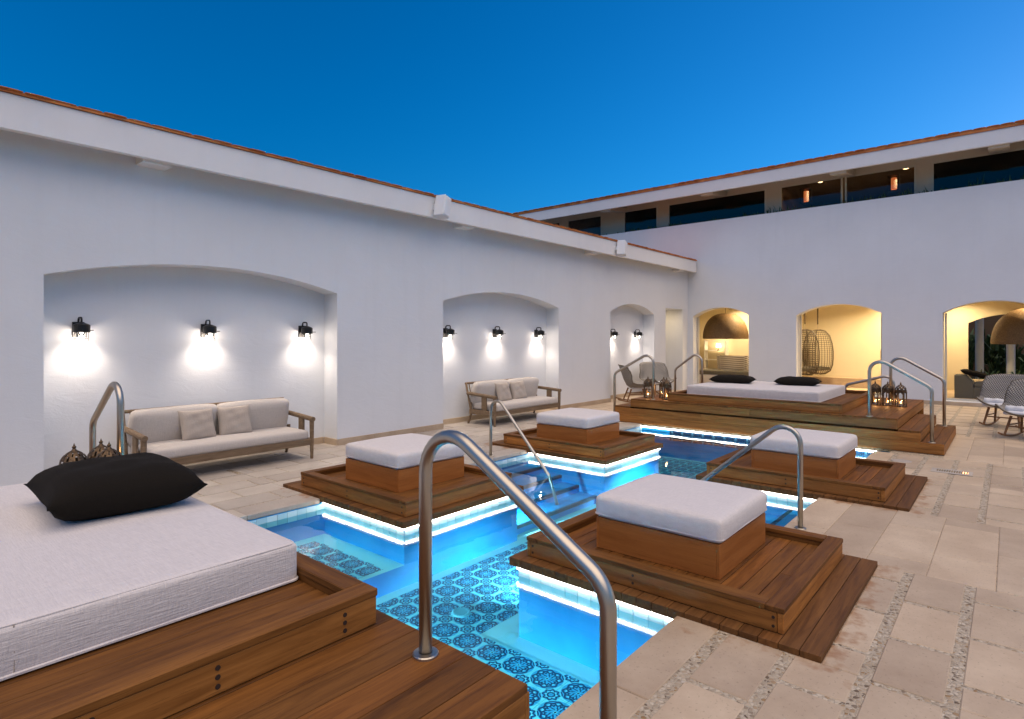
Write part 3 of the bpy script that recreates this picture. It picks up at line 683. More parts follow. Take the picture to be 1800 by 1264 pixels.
# ------------------------------------------------------------------ wall lamps
def make_sconce(loc, label):
    s_ = thing('wall_lamp', label, 'wall lamp', loc, 0, 'black wall lamps in the niches')
    MB().box(-0.06, 0.06, -0.02, 0.0, -0.09, 0.09, 0.003).build('back_plate', 'black_metal', s_)
    MB().lathe([(0.0, 0.085), (0.028, 0.08), (0.075, 0.06), (0.085, 0.05), (0.085, -0.035), (0.078, -0.035), (0.078, 0.045), (0.0, 0.07)], 20, (0, -0.15, 0)).build('hood', 'black_metal', s_, smooth=False)
    MB().tube(fillet([(0, -0.01, 0.05), (0, -0.03, 0.14), (0, -0.15, 0.14), (0, -0.15, 0.08)], [0.03, 0.04]), 0.011, 8).build('arm', 'black_metal', s_)
    g_ = MB().lathe([(0.052, -0.02), (0.052, -0.095), (0.0, -0.098)], 16, (0, -0.15, 0)).build('glass_cup', 'glass', s_)
    gd = MB()
    for sx in (-0.066, 0.066):
        gd.tube([(sx, -0.15, -0.02), (sx, -0.15, -0.14)], 0.0035, 6)
    gd.tube([(-0.066, -0.15, -0.105), (0.066, -0.15, -0.105)], 0.004, 6)
    MB().tube([(-0.01, -0.235, -0.01), (0.098, -0.235, -0.01)], 0.005, 6).build('side_rod', 'black_metal', s_)
    gd.build('guard', 'black_metal', s_)
    MB().lathe([(0, -0.055), (0.016, -0.05), (0.02, -0.03), (0.012, -0.005), (0.012, 0.03)], 12, (0, -0.15, 0)).build('bulb', 'sconce_bulb', s_)
    lamp('SPOT', 'lamp_beam', s_, (0, -0.15, -0.06), 11, (1.0, 0.82, 0.69), 0.03, (R(5), 0, 0), 126, 1.0)
    lamp('POINT', 'cup_glow', s_, (0, -0.15, -0.085), 1.2, (1.0, 0.82, 0.69), 0.03)
n_ = 0
for nm, xs_ in (('nearest niche', (1.925, 3.37, 4.815)), ('middle niche', (7.865, 9.31, 10.755)), ('far niche', (14.1, 15.5))):
    for i, x in enumerate(xs_):
        pos = ('left', 'middle', 'right')[i] if len(xs_) == 3 else ('left', 'right')[i]
        make_sconce((x, NICHE_Y, 1.80), f'black wall lamp on the {pos} of the {nm}')

# ------------------------------------------------------------------ timber platforms
def plugs(t_, pts, nrm):
    for p in pts:
        o = MB().lathe([(0, 0.0015), (0.009, 0.0015), (0.0095, -0.003)], 10).build('screw_plug', 'plug', t_, p); o.rotation_euler = (0, R(-90), 0) if nrm == 'x' else (R(90), 0, 0)
def tray(t_, x0, x1, y0, y1, z, h=0.155, floor=0.09, rim=0.10, mat='deck', split=None, skip=None):
    """raised rim of face boards and capping around a floor of boards; local coordinates of t_"""
    fh = h - 0.032; e = 0.004
    slab('rim_cap', x1 - x0, rim, 0.032, mat, ((x0 + x1) / 2, y0 + rim / 2, z + h), t_); slab('rim_cap', x1 - x0, rim, 0.032, mat, ((x0 + x1) / 2, y1 - rim / 2, z + h), t_)
    L = y1 - y0 - 2 * rim - 0.004
    for x in (x0 + rim / 2, x1 - rim / 2): slab('rim_cap', L, rim, 0.032, mat, (x, (y0 + y1) / 2, z + h), t_, turn=True)
    th = 0.035
    slab('rim_board', x1 - x0 - 2 * e, th, fh - 0.001, 'lit_rim_wood', ((x0 + x1) / 2, y0 + e + th / 2, z + fh), t_); slab('rim_board', x1 - x0 - 2 * e, th, fh - 0.001, 'lit_rim_wood', ((x0 + x1) / 2, y1 - e - th / 2, z + fh), t_)
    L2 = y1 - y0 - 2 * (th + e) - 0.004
    for x in (x0 + e + th / 2, x1 - e - th / 2): slab('rim_board', L2, th, fh - 0.001, 'lit_rim_wood', (x, (y0 + y1) / 2, z + fh), t_, turn=True)
    ih = h - 0.033 - 0.005
    for y in (y0 + rim - 0.018, y1 - rim + 0.018): slab('inner_board', x1 - x0 - 2 * rim + 0.06, 0.022, ih, mat, ((x0 + x1) / 2, y, z + ih + 0.004), t_, 0.0)
    for x in (x0 + rim - 0.018, x1 - rim + 0.018): slab('inner_board', y1 - y0 - 2 * rim - 0.02, 0.022, ih, mat, (x, (y0 + y1) / 2, z + ih + 0.004), t_, 0.0, turn=True)
    a, b = y0 + rim - 0.004, y1 - rim + 0.004; n = round((b - a) / 0.115); w = (b - a) / n
    for k in range(n):
        xa, xb = x0 + rim - 0.004, x1 - rim + 0.004; yy = a + (k + 0.5) * w
        if random.random() < 0.5:
            c = xa + (xb - xa) * random.uniform(0.3, 0.7); slab('floor_board', c - xa - 0.003, w - 0.005, 0.025, mat, ((xa + c) / 2, yy, z + floor), t_, 0.002); slab('floor_board', xb - c, w - 0.005, 0.025, mat, ((xb + c) / 2, yy, z + floor), t_, 0.002)
        else: slab('floor_board', xb - xa, w - 0.005, 0.025, mat, ((xa + xb) / 2, yy, z + floor), t_, 0.002)
def boards(t_, x0, x1, y0, y1, top, w=0.148, th=0.03, mat='deck', name='deck_board', joints=0.0):
    n = max(1, round((y1 - y0) / w)); s = (y1 - y0) / n
    for k in range(n):
        yy = y0 + (k + 0.5) * s; cuts = [x0, x1]
        if joints and random.random() < joints: cuts = [x0, x0 + (x1 - x0) * random.uniform(0.25, 0.75), x1]
        for a, b in zip(cuts, cuts[1:]): slab(name, b - a - 0.003, s - 0.004, th, mat, ((a + b) / 2, yy, top), t_, 0.002)
wr = {(0, 0): 'near right, closest to the handrail', (0, 1): 'near left', (1, 0): 'far right', (1, 1): 'far left'}
ott_names = {(0, 0): 'large in front beside the stone paving', (0, 1): 'by the wall behind the near handrail', (1, 0): 'at the far right below the stepped platform', (1, 1): 'at the far left before the second sofa'}
for i, (a, b) in enumerate(DX):
    for j, (c, d) in enumerate(DY):
        cx, cy = (a + b) / 2, (c + d) / 2
        t_ = thing('timber_island', f'low brown timber deck with raised rim over the pool, {wr[(i, j)]}', 'deck', (cx, cy, -0.035), 0, 'timber islands in the pool')
        boards(t_, a - cx, b - cx, c - cy, d - cy, 0.065, 0.108, 0.062, 'deck_worn', joints=0.3)
        MB().box(a - cx + 0.03, b - cx - 0.03, c - cy + 0.03, d - cy - 0.03, 0.0, 0.03).build('joist', 'deck', t_)
        tx0, tx1 = (3.47, 4.99) if i == 0 else (6.95, 8.47); ty0, ty1 = (0.96, 2.82) if j == 0 else (4.26, 6.12)
        tray(t_, tx0 - cx, tx1 - cx, ty0 - cy, ty1 - cy, 0.067, 0.148, 0.085, 0.105)
        plugs(t_, [(tx0 - cx + 0.004, ty0 - cy + y, 0.067 + z) for y in (0.06, 0.95, 1.80) for z in (0.035, 0.085)], 'x')
        bx, by = (tx0 + tx1) / 2 + 0.01, (ty0 + ty1) / 2 + 0.02
        o_ = thing('ottoman', f'square white cushion on a wooden box, {ott_names[(i, j)]}', 'ottoman', (bx, by, 0.1185), 0, 'ottomans on the pool islands')
        h = 0.47
        bo = MB()
        for s in (-1, 1):
            slab('side_board', 2 * h, 0.022, 0.228, 'box_wood', (0, s * (h - 0.011), 0.228), o_, 0.002); slab('side_board', 2 * h - 0.046, 0.022, 0.228, 'box_wood', (s * (h - 0.011), 0, 0.228), o_, 0.002, turn=True)
        slab('top_board', 2 * h - 0.05, 2 * h - 0.05, 0.02, 'box_wood', (0, 0, 0.226), o_, 0.0)
        me = cushion_mesh(0.965, 0.965, 0.168, 0.024, 0.04, seed=i * 2 + j)
        cu = mesh_obj('cushion', me, 'white_fabric', o_, (0, 0, 0.229), (0, 0, R(random.uniform(-1, 1))))
        pp = MB(); e = 0.484
        pp.tube(fillet([(-e, -e + 0.1, 0), (-e, -e, 0), (e, -e, 0), (e, e, 0), (-e, e, 0), (-e, -e + 0.11, 0)], [0.04] * 4, 4), 0.006, 6, False); pp.build('piping', 'white_fabric', cu, (0, 0, 0.03))

# daybed platforms at both ends of the pool
def platform(near):
    if near: X0, X1, sg = -1.6, 1.60, -1
    else: X0, X1, sg = 10.45, 14.0, 1
    xe = X1 if near else X0
    t_ = thing('daybed_platform', 'wide brown timber platform filling the lower left corner' if near else 'stepped brown timber platform at the far end of the pool', 'platform', (xe, 3.54, 0), 0, 'daybed platforms')
    ox, oy = -xe, -3.54
    sx0, sx1 = (X0, X1) if near else (X0, 12.85)
    D0, D1 = 1.29, 5.79
    # treads and risers, three steps on the right; one wide step on the left
    boards(t_, X0 + ox, X1 + ox, D0 + oy, D1 + oy, 0.48, 0.148, 0.03, 'deck', joints=0.35)
    for top, ya, yb in ((0.32, 1.0, 1.285), (0.16, 0.72, 0.995)): boards(t_, sx0 + ox, sx1 + ox, ya + oy, yb + oy, top, 0.142, 0.03)
    boards(t_, sx0 + ox, sx1 + ox, 5.795 + oy, 6.15 + oy, 0.32, 0.12, 0.03)
    def face(x, ya, yb, zt, name='riser_board'):
        cuts = [ya, yb] if yb - ya < 2 else [ya, ya + (yb - ya) * random.uniform(0.35, 0.65), yb]
        for a, b in zip(cuts, cuts[1:]): slab(name, b - a - 0.002, 0.026, 0.126, 'lit_rim_wood', (x + ox, (a + b) / 2 + oy, zt), t_, 0.002, turn=True)
    for x in ((xe - sg * 0.013 + sg * 0.018,) if True else ()):
        face(x, D0, D1, 0.449); face(x, 1.0, 6.15, 0.289); face(x, 0.72, 6.15, 0.129 + 0.0)
    for x in (xe + sg * 0.005,): slab('riser_board', 6.15 - 0.72, 0.022, 0.03, 'lit_rim_wood', (x, (6.15 + 0.72) / 2 + oy + 0 * ox, 0.16), t_, 0.0, turn=True).location.x = x + ox
    for ya, zt in ((1.29, 0.449), (1.0, 0.289), (0.72, 0.129)): slab('riser_board', (X1 if zt > 0.4 else sx1) - X0, 0.024, 0.13, 'lit_rim_wood', (((X1 if zt > 0.4 else sx1) + X0) / 2 + ox, ya + 0.014 + oy, zt), t_, 0.002)
    slab('riser_board', X1 - X0, 0.024, 0.13, 'lit_rim_wood', ((X1 + X0) / 2 + ox, D1 - 0.014 + oy, 0.449), t_, 0.002)
    slab('riser_board', sx1 - X0, 0.024, 0.29, 'lit_rim_wood', ((sx1 + X0) / 2 + ox, 6.15 - 0.014 + oy, 0.289), t_, 0.002)
    if not near:
        slab('riser_board', D1 - D0, 0.024, 0.45, 'lit_rim_wood', (X1 - 0.014 + ox, (D0 + D1) / 2 + oy, 0.449), t_, 0.002, turn=True)
        for ya, yb, zt in ((0.72, 1.29, 0.129), (1.0, 1.29, 0.289)): slab('riser_board', yb - ya, 0.024, 0.13, 'lit_rim_wood', (sx1 - 0.014 + ox, (ya + yb) / 2 + oy, zt), t_, 0.002, turn=True)
    for xx in (X0 + 0.1, (X0 + X1) / 2, X1 - 0.1): MB().box(xx - 0.03 + ox, xx + 0.03 + ox, D0 + 0.06 + oy, D1 - 0.06 + oy, 0, 0.448).build('support_beam', 'deck_worn', t_)
    tx0, tx1 = (-1.3, 1.52) if near else (10.56, 13.6)
    tray(t_, tx0 + ox, tx1 + ox, 2.05 + oy, 5.06 + oy, 0.481, 0.152, 0.09, 0.10)
    if near:
        plugs(t_, [(x + ox, 2.05 + oy + 0.003, 0.481 + z) for x in (0.86, 0.50, 1.36) for z in (0.03, 0.062, 0.094)], 'y')
    mx0, mx1 = (-0.68, 1.415) if near else (11.12, 13.22)
    m_ = thing('daybed_mattress', 'big white mattress in the lower left corner with a black pillow on it' if near else 'white mattress on the far platform with two black pillows on it', 'mattress', ((mx0 + mx1) / 2, 3.71, 0.572), 0, 'daybed mattresses')
    me = cushion_mesh(mx1 - mx0, 2.40, 0.178, 0.012, 0.022, seed=11 + near, n=22); mesh_obj('cover', me, 'white_fabric', m_)
    e, f = (mx1 - mx0) / 2 + 0.002, 1.202
    for z, r in ((0.176, 0.0035), (0.012, 0.007)):
        q = 0.012 if z > 0.1 else 0.0
        MB().tube(fillet([(-e + q, -f + 0.2, z), (-e + q, -f + q, z), (e - q, -f + q, z), (e - q, f - q, z), (-e + q, f - q, z), (-e + q, -f + 0.21, z)], [0.03] * 4, 4), r, 6, False).build('seam', 'white_fabric', m_)
    MB().tube([(0.03, -f + 0.002, 0.01), (0.03, -f, 0.09), (0.03, -f + 0.006, 0.175), (0.03, -0.4, 0.192)], 0.0022, 5).build('seam', 'tan_fabric', m_)
platform(True); platform(False)
def pillow(loc, w, h, th, rz, label, cat='pillow', tilt=(0, 0), mat='black_fabric', seed=1, group=None):
    me = pillow_mesh(w, h, th, seed); me.materials.append(M[mat])
    o = bpy.data.objects.new('throw_pillow', me); link(o); o.location = loc; o.rotation_euler = (tilt[0], tilt[1], rz); return tag(o, label, cat, group)
pillow((1.05, 3.84, 0.875), 0.72, 0.76, 0.26, R(-3), 'large black pillow on the nearest mattress', seed=3)
pillow((12.3, 4.42, 0.835), 0.52, 0.86, 0.17, R(8), 'black pillow on the left half of the far mattress', seed=4, group='black pillows on the far mattress')
pillow((12.55, 3.22, 0.835), 0.52, 0.82, 0.17, R(6), 'black pillow on the right half of the far mattress', seed=5, group='black pillows on the far mattress')

# ------------------------------------------------------------------ steel handrails
def rail(pts, rad, label, feet, r=0.0255):
    base = Vector(pts[0]); h = thing('handrail', label, 'handrail', tuple(base), 0, 'steel handrails')
    MB().tube([p - base for p in fillet(pts, rad, 10)], r, 20).build('tube', 'steel', h, smooth=True)
    for p in feet: MB().lathe([(r + 0.001, 0.014), (0.046, 0.012), (0.05, 0.008), (0.05, 0.0)], 24).build('base_flange', 'steel', h, tuple(Vector(p) - base))
def deck_rail(x, yu, yl, label, lowz=0.16): rail([(x, yu, 0.48), (x, yu, 1.45), (x, yl, 0.965), (x, yl, lowz)], [0.15, 0.13], label, [(x, yu, 0.48), (x, yl, lowz)])
deck_rail(1.49, 1.71, 0.90, 'large steel handrail nearest the camera, in the middle foreground')
deck_rail(1.49, 5.33, 6.08, 'steel handrail behind the large black pillow, left of the sofa', 0.32)
deck_rail(10.50, 1.66, 0.87, 'front steel handrail on the right steps of the far platform')
deck_rail(12.62, 1.66, 0.87, 'rear steel handrail on the right steps of the far platform')
deck_rail(10.58, 5.36, 6.24, 'front steel handrail on the left end of the far platform', 0.0)
deck_rail(12.9, 5.33, 5.98, 'rear steel handrail on the left end of the far platform', 0.32)
rail([(13.7, 1.75, 0.48), (13.7, 1.75, 0.98), (13.7, 2.6, 0.72), (13.7, 2.6, 0.48)], [0.15, 0.1], 'low steel handrail behind the lanterns on the far platform', [(13.7, 1.75, 0.48)])
rail([(6.18, 5.68, 0.0), (6.18, 5.68, 1.0), (6.18, 4.63, -0.13), (6.18, 4.50, -0.485)], [0.13, 0.1], 'slim steel handrail into the pool in front of the second sofa', [(6.18, 5.68, 0)], 0.021)
rail([(5.62, 1.42, 0.0), (5.62, 1.42, 1.06), (5.62, 2.5, 0.12), (5.62, 2.62, -0.485)], [0.14, 0.1], 'steel handrail into the pool between the two right islands', [(5.62, 1.42, 0)], 0.0225)

# ------------------------------------------------------------------ lanterns
def lantern(loc, rz, label, group):
    l_ = thing('lantern', label, 'lantern', loc, rz, group); n = 6; r = 0.085
    P = [(r * math.cos(k * math.pi / 3), r * math.sin(k * math.pi / 3)) for k in range(n)]
    MB().prism([(1.1 * x, 1.1 * y) for x, y in P], 'z', 0, 0.018).build('base', 'bronze', l_)
    for x, y in P: MB().box(x - 0.007, x + 0.007, y - 0.007, y + 0.007, 0.018, 0.255).build('post', 'bronze', l_)
    MB().prism([(1.12 * x, 1.12 * y) for x, y in P], 'z', 0.255, 0.275).build('collar', 'bronze', l_)
    for k in range(n):
        (x0, y0), (x1, y1) = P[k], P[(k + 1) % n]; m = MB()
        m.quad((x0 * .96, y0 * .96, 0.02), (x1 * .96, y1 * .96, 0.02), (x1 * .96, y1 * .96, 0.254), (x0 * .96, y0 * .96, 0.254)); m.build('pane', 'glass', l_)
        # pointed arch spandrels
        ax = MB(); q = 8
        for s in range(q):
            a0, a1 = s / q, (s + 1) / q; f = lambda a: 0.252 - 0.05 * (abs(2 * a - 1) ** 1.6)
            pt = lambda a: (x0 + (x1 - x0) * a, y0 + (y1 - y0) * a)
            (u0, v0), (u1, v1) = pt(a0), pt(a1); ax.quad((u0, v0, f(a0)), (u1, v1, f(a1)), (u1, v1, 0.256), (u0, v0, 0.256))
        ax.build('arch', 'bronze', l_)
    # dome with pierced rows
    dm = MB(); prof = [(0.088, 0.275), (0.092, 0.295), (0.086, 0.325), (0.068, 0.355), (0.042, 0.378), (0.018, 0.392), (0.010, 0.405)]
    nn = 36; vs = [[dm.b.verts.new((rr * math.cos(k * 2 * math.pi / nn) * (1 + 0.04 * math.cos(6 * k * 2 * math.pi / nn)), rr * math.sin(k * 2 * math.pi / nn), z)) for k in range(nn)] for rr, z in prof]
    for i in range(len(prof) - 1):
        for k in range(nn):
            if i in (1, 2, 3) and (k + 2 * i) % 4 == 0: continue
            dm.b.faces.new((vs[i][k], vs[i][(k + 1) % nn], vs[i + 1][(k + 1) % nn], vs[i + 1][k]))
    dm.build('dome', 'bronze', l_); MB().lathe([(0.0, 0.404), (0.012, 0.408), (0.014, 0.418), (0.006, 0.428), (0.0, 0.448)], 10).build('finial', 'bronze', l_)
    cn = MB().lathe([(0, 0.018), (0.028, 0.018), (0.028, 0.062), (0.0, 0.060)], 14).build('candle', 'candle', l_)
    MB().lathe([(0, 0.062), (0.008, 0.072), (0.0075, 0.082), (0.0, 0.102)], 10).build('flame', 'flame', cn)
    lamp('POINT', 'candle_glow', l_, (0, 0, 0.095), 0.35, (1.0, 0.50, 0.18), 0.012)
for loc, lb_ in (((12.35, 1.86, 0.48), 'left of the three lanterns at the right end of the far platform'), ((12.36, 1.67, 0.48), 'middle of the three lanterns at the right end of the far platform'), ((12.32, 1.47, 0.48), 'right of the three lanterns at the right end of the far platform')):
    lantern(loc, random.uniform(0, 1), 'bronze candle lantern, ' + lb_, 'lanterns on the far platform')
for loc, lb_ in (((10.82, 5.60, 0.48), 'left of three by the left rails of the far platform'), ((10.95, 5.32, 0.48), 'middle of three by the left rails of the far platform'), ((10.75, 5.16, 0.48), 'right of three by the left rails of the far platform')):
    lantern(loc, random.uniform(0, 1), 'bronze candle lantern, ' + lb_, 'lanterns on the far platform')
for loc, lb_ in (((1.17, 5.24, 0.48), 'left of three behind the large black pillow'), ((1.36, 5.33, 0.48), 'middle of three behind the large black pillow'), ((1.36, 5.13, 0.48), 'right of three behind the large black pillow')):
    lantern(loc, random.uniform(0, 1), 'bronze pierced-dome lantern, ' + lb_, 'lanterns behind the near pillow')

# ------------------------------------------------------------------ sofas
def sofa(loc, label):
    s_ = thing('teak_sofa', label, 'sofa', loc, 0, 'teak sofas in the niches'); L = 1.05
    for x in (-L, L):
        sg = 1 if x > 0 else -1
        MB().tube([(x, 0.03, 0.0), (x, 0.03, 0.22), (x, 0.03, 0.56)], 0.021, 10, True, 0.033).build('leg', 'teak', s_, smooth=False)
        MB().tube([(x, 0.74, 0.0), (x, 0.66, 0.2), (x, 0.68, 0.42)], 0.02, 10, True, 0.03).build('leg', 'teak', s_)
        MB().tube(fillet([(x, -0.01, 0.555), (x, 0.32, 0.575), (x, 0.76, 0.60)], [0.4], 6), 0.034, 12).build('armrest', 'teak', s_)
        MB().box(x - 0.014, x + 0.014, 0.24, 0.37, 0.27, 0.56, 0.004).build('arm_panel', 'teak', s_)
        MB().box(x - 0.02, x + 0.02, 0.05, 0.70, 0.195, 0.285, 0.004).build('side_rail', 'teak', s_)
        MB().tube([(x * 0.985, 0.68, 0.25), (x * 0.985, 0.82, 0.80)], 0.022, 8).build('back_post', 'teak', s_)
    MB().box(-L + 0.02, L - 0.02, 0.015, 0.05, 0.195, 0.285, 0.004).build('front_rail', 'teak', s_); MB().box(-L + 0.02, L - 0.02, 0.66, 0.70, 0.195, 0.285, 0.004).build('back_rail', 'teak', s_)
    MB().tube([(-L, 0.82, 0.79), (L, 0.82, 0.79)], 0.022, 8).build('top_rail', 'teak', s_)
    for k in range(13):
        x = -L + 0.1 + k * (2 * L - 0.2) / 12; MB().tube([(x, 0.69, 0.27), (x, 0.82, 0.78)], 0.011, 6).build('back_slat', 'teak', s_)
    for k in range(8): MB().box(-L + 0.03, L - 0.03, 0.08 + k * 0.075, 0.13 + k * 0.075, 0.255, 0.275).build('seat_slat', 'teak', s_)
    me = cushion_mesh(2 * L - 0.1, 0.66, 0.125, 0.02, 0.04, 5); mesh_obj('seat_cushion', me, 'beige_fabric', s_, (0, 0.345, 0.277))
    for i, x in enumerate((-0.5, 0.5)):
        me = cushion_mesh(1.0, 0.46, 0.16, 0.05, 0.06, 20 + i); mesh_obj('back_cushion', me, 'beige_fabric', s_, (x, 0.735, 0.60), (R(104), 0, 0)) 
for cx, w in ((3.37, 'nearest'), (9.31, 'middle')):
    sofa((cx, 7.46, 0), f'teak sofa with pale cushions in the {w} niche')
    for x, rz, k in ((-0.30, 4, 'left'), (0.17, -5, 'right')):
        o = pillow((cx + x, 7.46 + 0.47, 0.585), 0.44, 0.42, 0.14, R(rz), f'tan square pillow on the {w} sofa, {k} one', 'pillow', (R(70), 0), 'tan_fabric', 8 + int(cx) + rz, 'tan sofa pillows')

# ------------------------------------------------------------------ rocking chairs
def rocker(loc, rz, label, towel=False):
    c_ = thing('rocking_chair', label, 'rocking chair', loc, rz, 'woven rocking chairs')
    prof = [(-0.40, 0.41), (-0.28, 0.375), (-0.08, 0.345), (0.10, 0.355), (0.22, 0.43), (0.31, 0.60), (0.38, 0.79), (0.45, 0.98)]
    def f(u, v):
        q = v * (len(prof) - 1); i = min(int(q), len(prof) - 2); a = q - i; y = prof[i][0] * (1 - a) + prof[i + 1][0] * a; z = prof[i][1] * (1 - a) + prof[i + 1][1] * a
        s = 2 * u - 1; wd = 0.36 + 0.09 * math.sin(v * math.pi) + 0.05 * v; back = max(0, min(1, (v - 0.5) / 0.3))
        return (s * wd, y - 0.16 * back * abs(s) ** 2.4, z + (1 - back) * 0.15 * abs(s) ** 2.6 - 0.05 * back * abs(s) ** 4 * (v > 0.9))
    m = MB().grid(f, 20, 28); me = m.mesh('shell', True); me.materials.append(M['weave']); sh = mesh_obj('shell', me, 'weave', c_)
    md = sh.modifiers.new('thick', 'SOLIDIFY'); md.thickness = 0.022
    rim = [f(0, v / 20) for v in range(21)] + [f(u / 20, 1) for u in range(1, 21)] + [f(1, 1 - v / 20) for v in range(1, 21)] + [f(1 - u / 20, 0) for u in range(1, 21)]
    MB().tube(rim, 0.013, 8, False).build('rim', 'cage', sh)
    for x in (-0.27, 0.27):
        MB().tube([(x * 0.8, -0.22, 0.37), (x, -0.33, 0.035)], 0.022, 8, True, 0.017).build('leg', 'rocker_wood', c_); MB().tube([(x * 0.8, 0.16, 0.36), (x, 0.28, 0.035)], 0.022, 8, True, 0.017).build('leg', 'rocker_wood', c_)
        MB().tube([(x, -0.52 + k * 0.104, 0.016 + 0.30 * ((k - 5) / 10 * 1.04) ** 2 ) for k in range(11)], 0.016, 8).build('rocker', 'rocker_wood', c_)
        MB().tube([(x * 0.9, -0.26, 0.22), (x * 0.9, 0.21, 0.22)], 0.012, 8).build('stretcher', 'rocker_wood', c_)
    MB().tube([(-0.25, -0.27, 0.2), (0.25, -0.27, 0.2)], 0.012, 8).build('stretcher', 'rocker_wood', c_)
    me = cushion_mesh(0.56, 0.50, 0.06, 0.025, 0.028, 31); mesh_obj('seat_cushion', me, 'towel', c_, (0, -0.12, 0.375), (R(-5), 0, 0))
    if towel:
        t_ = MB()
        for q, (yy, r) in enumerate(((-0.22, 0.055), (-0.09, 0.05))): t_.tube([(-0.30 + k * 0.06, yy + 0.02 * math.sin(k), 0.485 + 0.008 * math.cos(k * 2)) for k in range(11)], r, 14)
        tw = t_.build('rolled_towel', 'towel', None, smooth=True); tw.matrix_world = Matrix.Translation(loc) @ Matrix.Rotation(rz, 4, 'Z'); tag(tw, 'white rolled towels lying on the ' + towel, 'towel', 'towels on the rocking chairs')
rocker((14.6, 0.04, 0), R(-105), 'grey woven rocking chair at the right edge, the farther of two', 'farther right rocking chair')
rocker((13.2, -0.30, 0), R(-112), 'grey woven rocking chair cut by the right edge, the nearer of two', 'nearer right rocking chair')
rocker((13.9, 7.55, 0), R(40), 'grey woven rocking chair turned sideways before the far niche')
rocker((15.5, 7.72, 0), R(-32), 'pale woven rocking chair facing the pool beside the doorway recess')

# ------------------------------------------------------------------ inside the lounge
def dome_lamp(loc, r, h, label, drop):
    d_ = thing('pendant_lamp', label, 'pendant lamp', loc, 0, 'dome pendant lamps')
    prof = [(r * math.cos(a) ** 0.75, h * math.sin(a)) for a in [k * math.pi / 2 / 12 for k in range(12)]] + [(0.03, h)]
    sh = MB().lathe(prof + [(max(q[0] - 0.02, 0.01), q[1] - 0.015) for q in prof[::-1]], 40).build('shade', 'rattan_dome', d_, smooth=True)
    MB().tube([(0, 0, h - 0.01), (0, 0, drop)], 0.008, 8).build('cord', 'black_metal', d_); MB().lathe([(0, h - 0.32), (0.05, h - 0.28), (0.05, h - 0.22), (0.02, h - 0.15), (0.02, h - 0.02)], 14).build('bulb', 'warm_lamp', d_)
    lamp('POINT', 'pendant_glow', d_, (0, 0, h - 0.36), 5, WARM, 0.05)
dome_lamp((19.9, 7.40, 1.68), 0.74, 0.86, 'big brown dome pendant lamp in the left arch', ZC - 1.68)
dome_lamp((20.2, -0.42, 1.55), 0.82, 0.92, 'big brown dome pendant lamp in the right arch', ZC - 1.55)
def hanging_chair(loc, rz, label):
    h_ = thing('hanging_chair', label, 'hanging chair', loc, rz, 'cane hanging chairs'); m = MB()
    rz_ = [(0.05, 1.45), (0.22, 1.40), (0.34, 1.25), (0.41, 1.0), (0.44, 0.75), (0.44, 0.5), (0.42, 0.3), (0.36, 0.12), (0.22, 0.02), (0.05, 0.0)]
    a0, a1 = R(-128), R(128)
    for k in range(23):
        a = a0 + (a1 - a0) * k / 22; m.tube([(r * math.sin(a), r * math.cos(a), z) for r, z in rz_], 0.020 if k in (0, 22) else 0.0085, 5, False)
    for q in range(22):
        z = 0.05 + q * 0.065; i = next(i for i in range(len(rz_) - 1) if rz_[i + 1][1] <= z <= rz_[i][1]); f = (z - rz_[i + 1][1]) / (rz_[i][1] - rz_[i + 1][1]); r = rz_[i + 1][0] * (1 - f) + rz_[i][0] * f
        m.tube([(r * math.sin(a), r * math.cos(a), z) for a in [a0 + (a1 - a0) * k / 20 for k in range(21)]], 0.0085, 5, False)
    m.build('cage', 'cage', h_)
    me = cushion_mesh(0.62, 0.5, 0.1, 0.03, 0.045, 41); mesh_obj('seat_cushion', me, 'olive_fabric', h_, (0, 0.05, 0.13))
    ch = MB()
    for k in range(5): ch.tube([(0.015 * math.cos(a) * (k % 2), 0.015 * math.cos(a) * (1 - k % 2), 1.47 + k * 0.035 + 0.022 * math.sin(a)) for a in [j * math.pi / 4 for j in range(9)]], 0.004, 5, False)
    ch.build('chain', 'steel', h_); MB().tube([(0, 0, 1.62), (0, 0, ZC - loc[2])], 0.022, 8).build('rope', 'rope', h_)
hanging_chair((21.0, 4.78, 0.52), R(60), 'cane hanging chair in the middle arch, the one fully in view')
hanging_chair((20.25, 4.98, 0.52), R(40), 'cane hanging chair partly behind the left side of the middle arch')
hanging_chair((20.6, 2.52, 0.52), R(-60), 'cane hanging chair peeping in at the right side of the middle arch')
def block(name, parts, label, cat, loc):
    t_ = thing(name, label, cat, loc)
    for nm, b_, mt in parts: MB().box(*b_).build(nm, mt, t_)
    return t_
s_ = thing('lounge_bench', 'long olive upholstered bench inside the left arch', 'bench', (20.5, 7.4, 0.10))
MB().box(-0.3, 0.75, -1.6, 1.7, 0, 0.30, 0.02).build('base', 'trim', s_); mesh_obj('cushion', cushion_mesh(1.05, 3.3, 0.15, 0.02, 0.04, 51), 'olive_fabric', s_, (0.22, 0.05, 0.30))
b_ = thing('woven_basket', 'white woven basket standing on the bench in the left arch', 'basket', (20.9, 7.45, 0.565))
m = MB(); hw, hd_ = 0.58, 0.24
m.grid(lambda u, v: ((math.copysign(abs(math.cos(u * 6.28319)) ** 0.35, math.cos(u * 6.28319))) * hd_ * (0.92 + 0.1 * v), (math.copysign(abs(math.sin(u * 6.28319)) ** 0.35, math.sin(u * 6.28319))) * hw * (0.95 + 0.06 * v), v * 0.50), 64, 10)
m.build('side', 'basket_weave', b_); MB().box(-hd_ * 0.9, hd_ * 0.9, -hw * 0.9, hw * 0.9, 0.0, 0.015).build('bottom', 'basket_weave', b_)
s_ = thing('shelf_unit', 'pale open shelf unit by the left side of the left arch', 'shelf', (21.9, 8.55, 0.10))
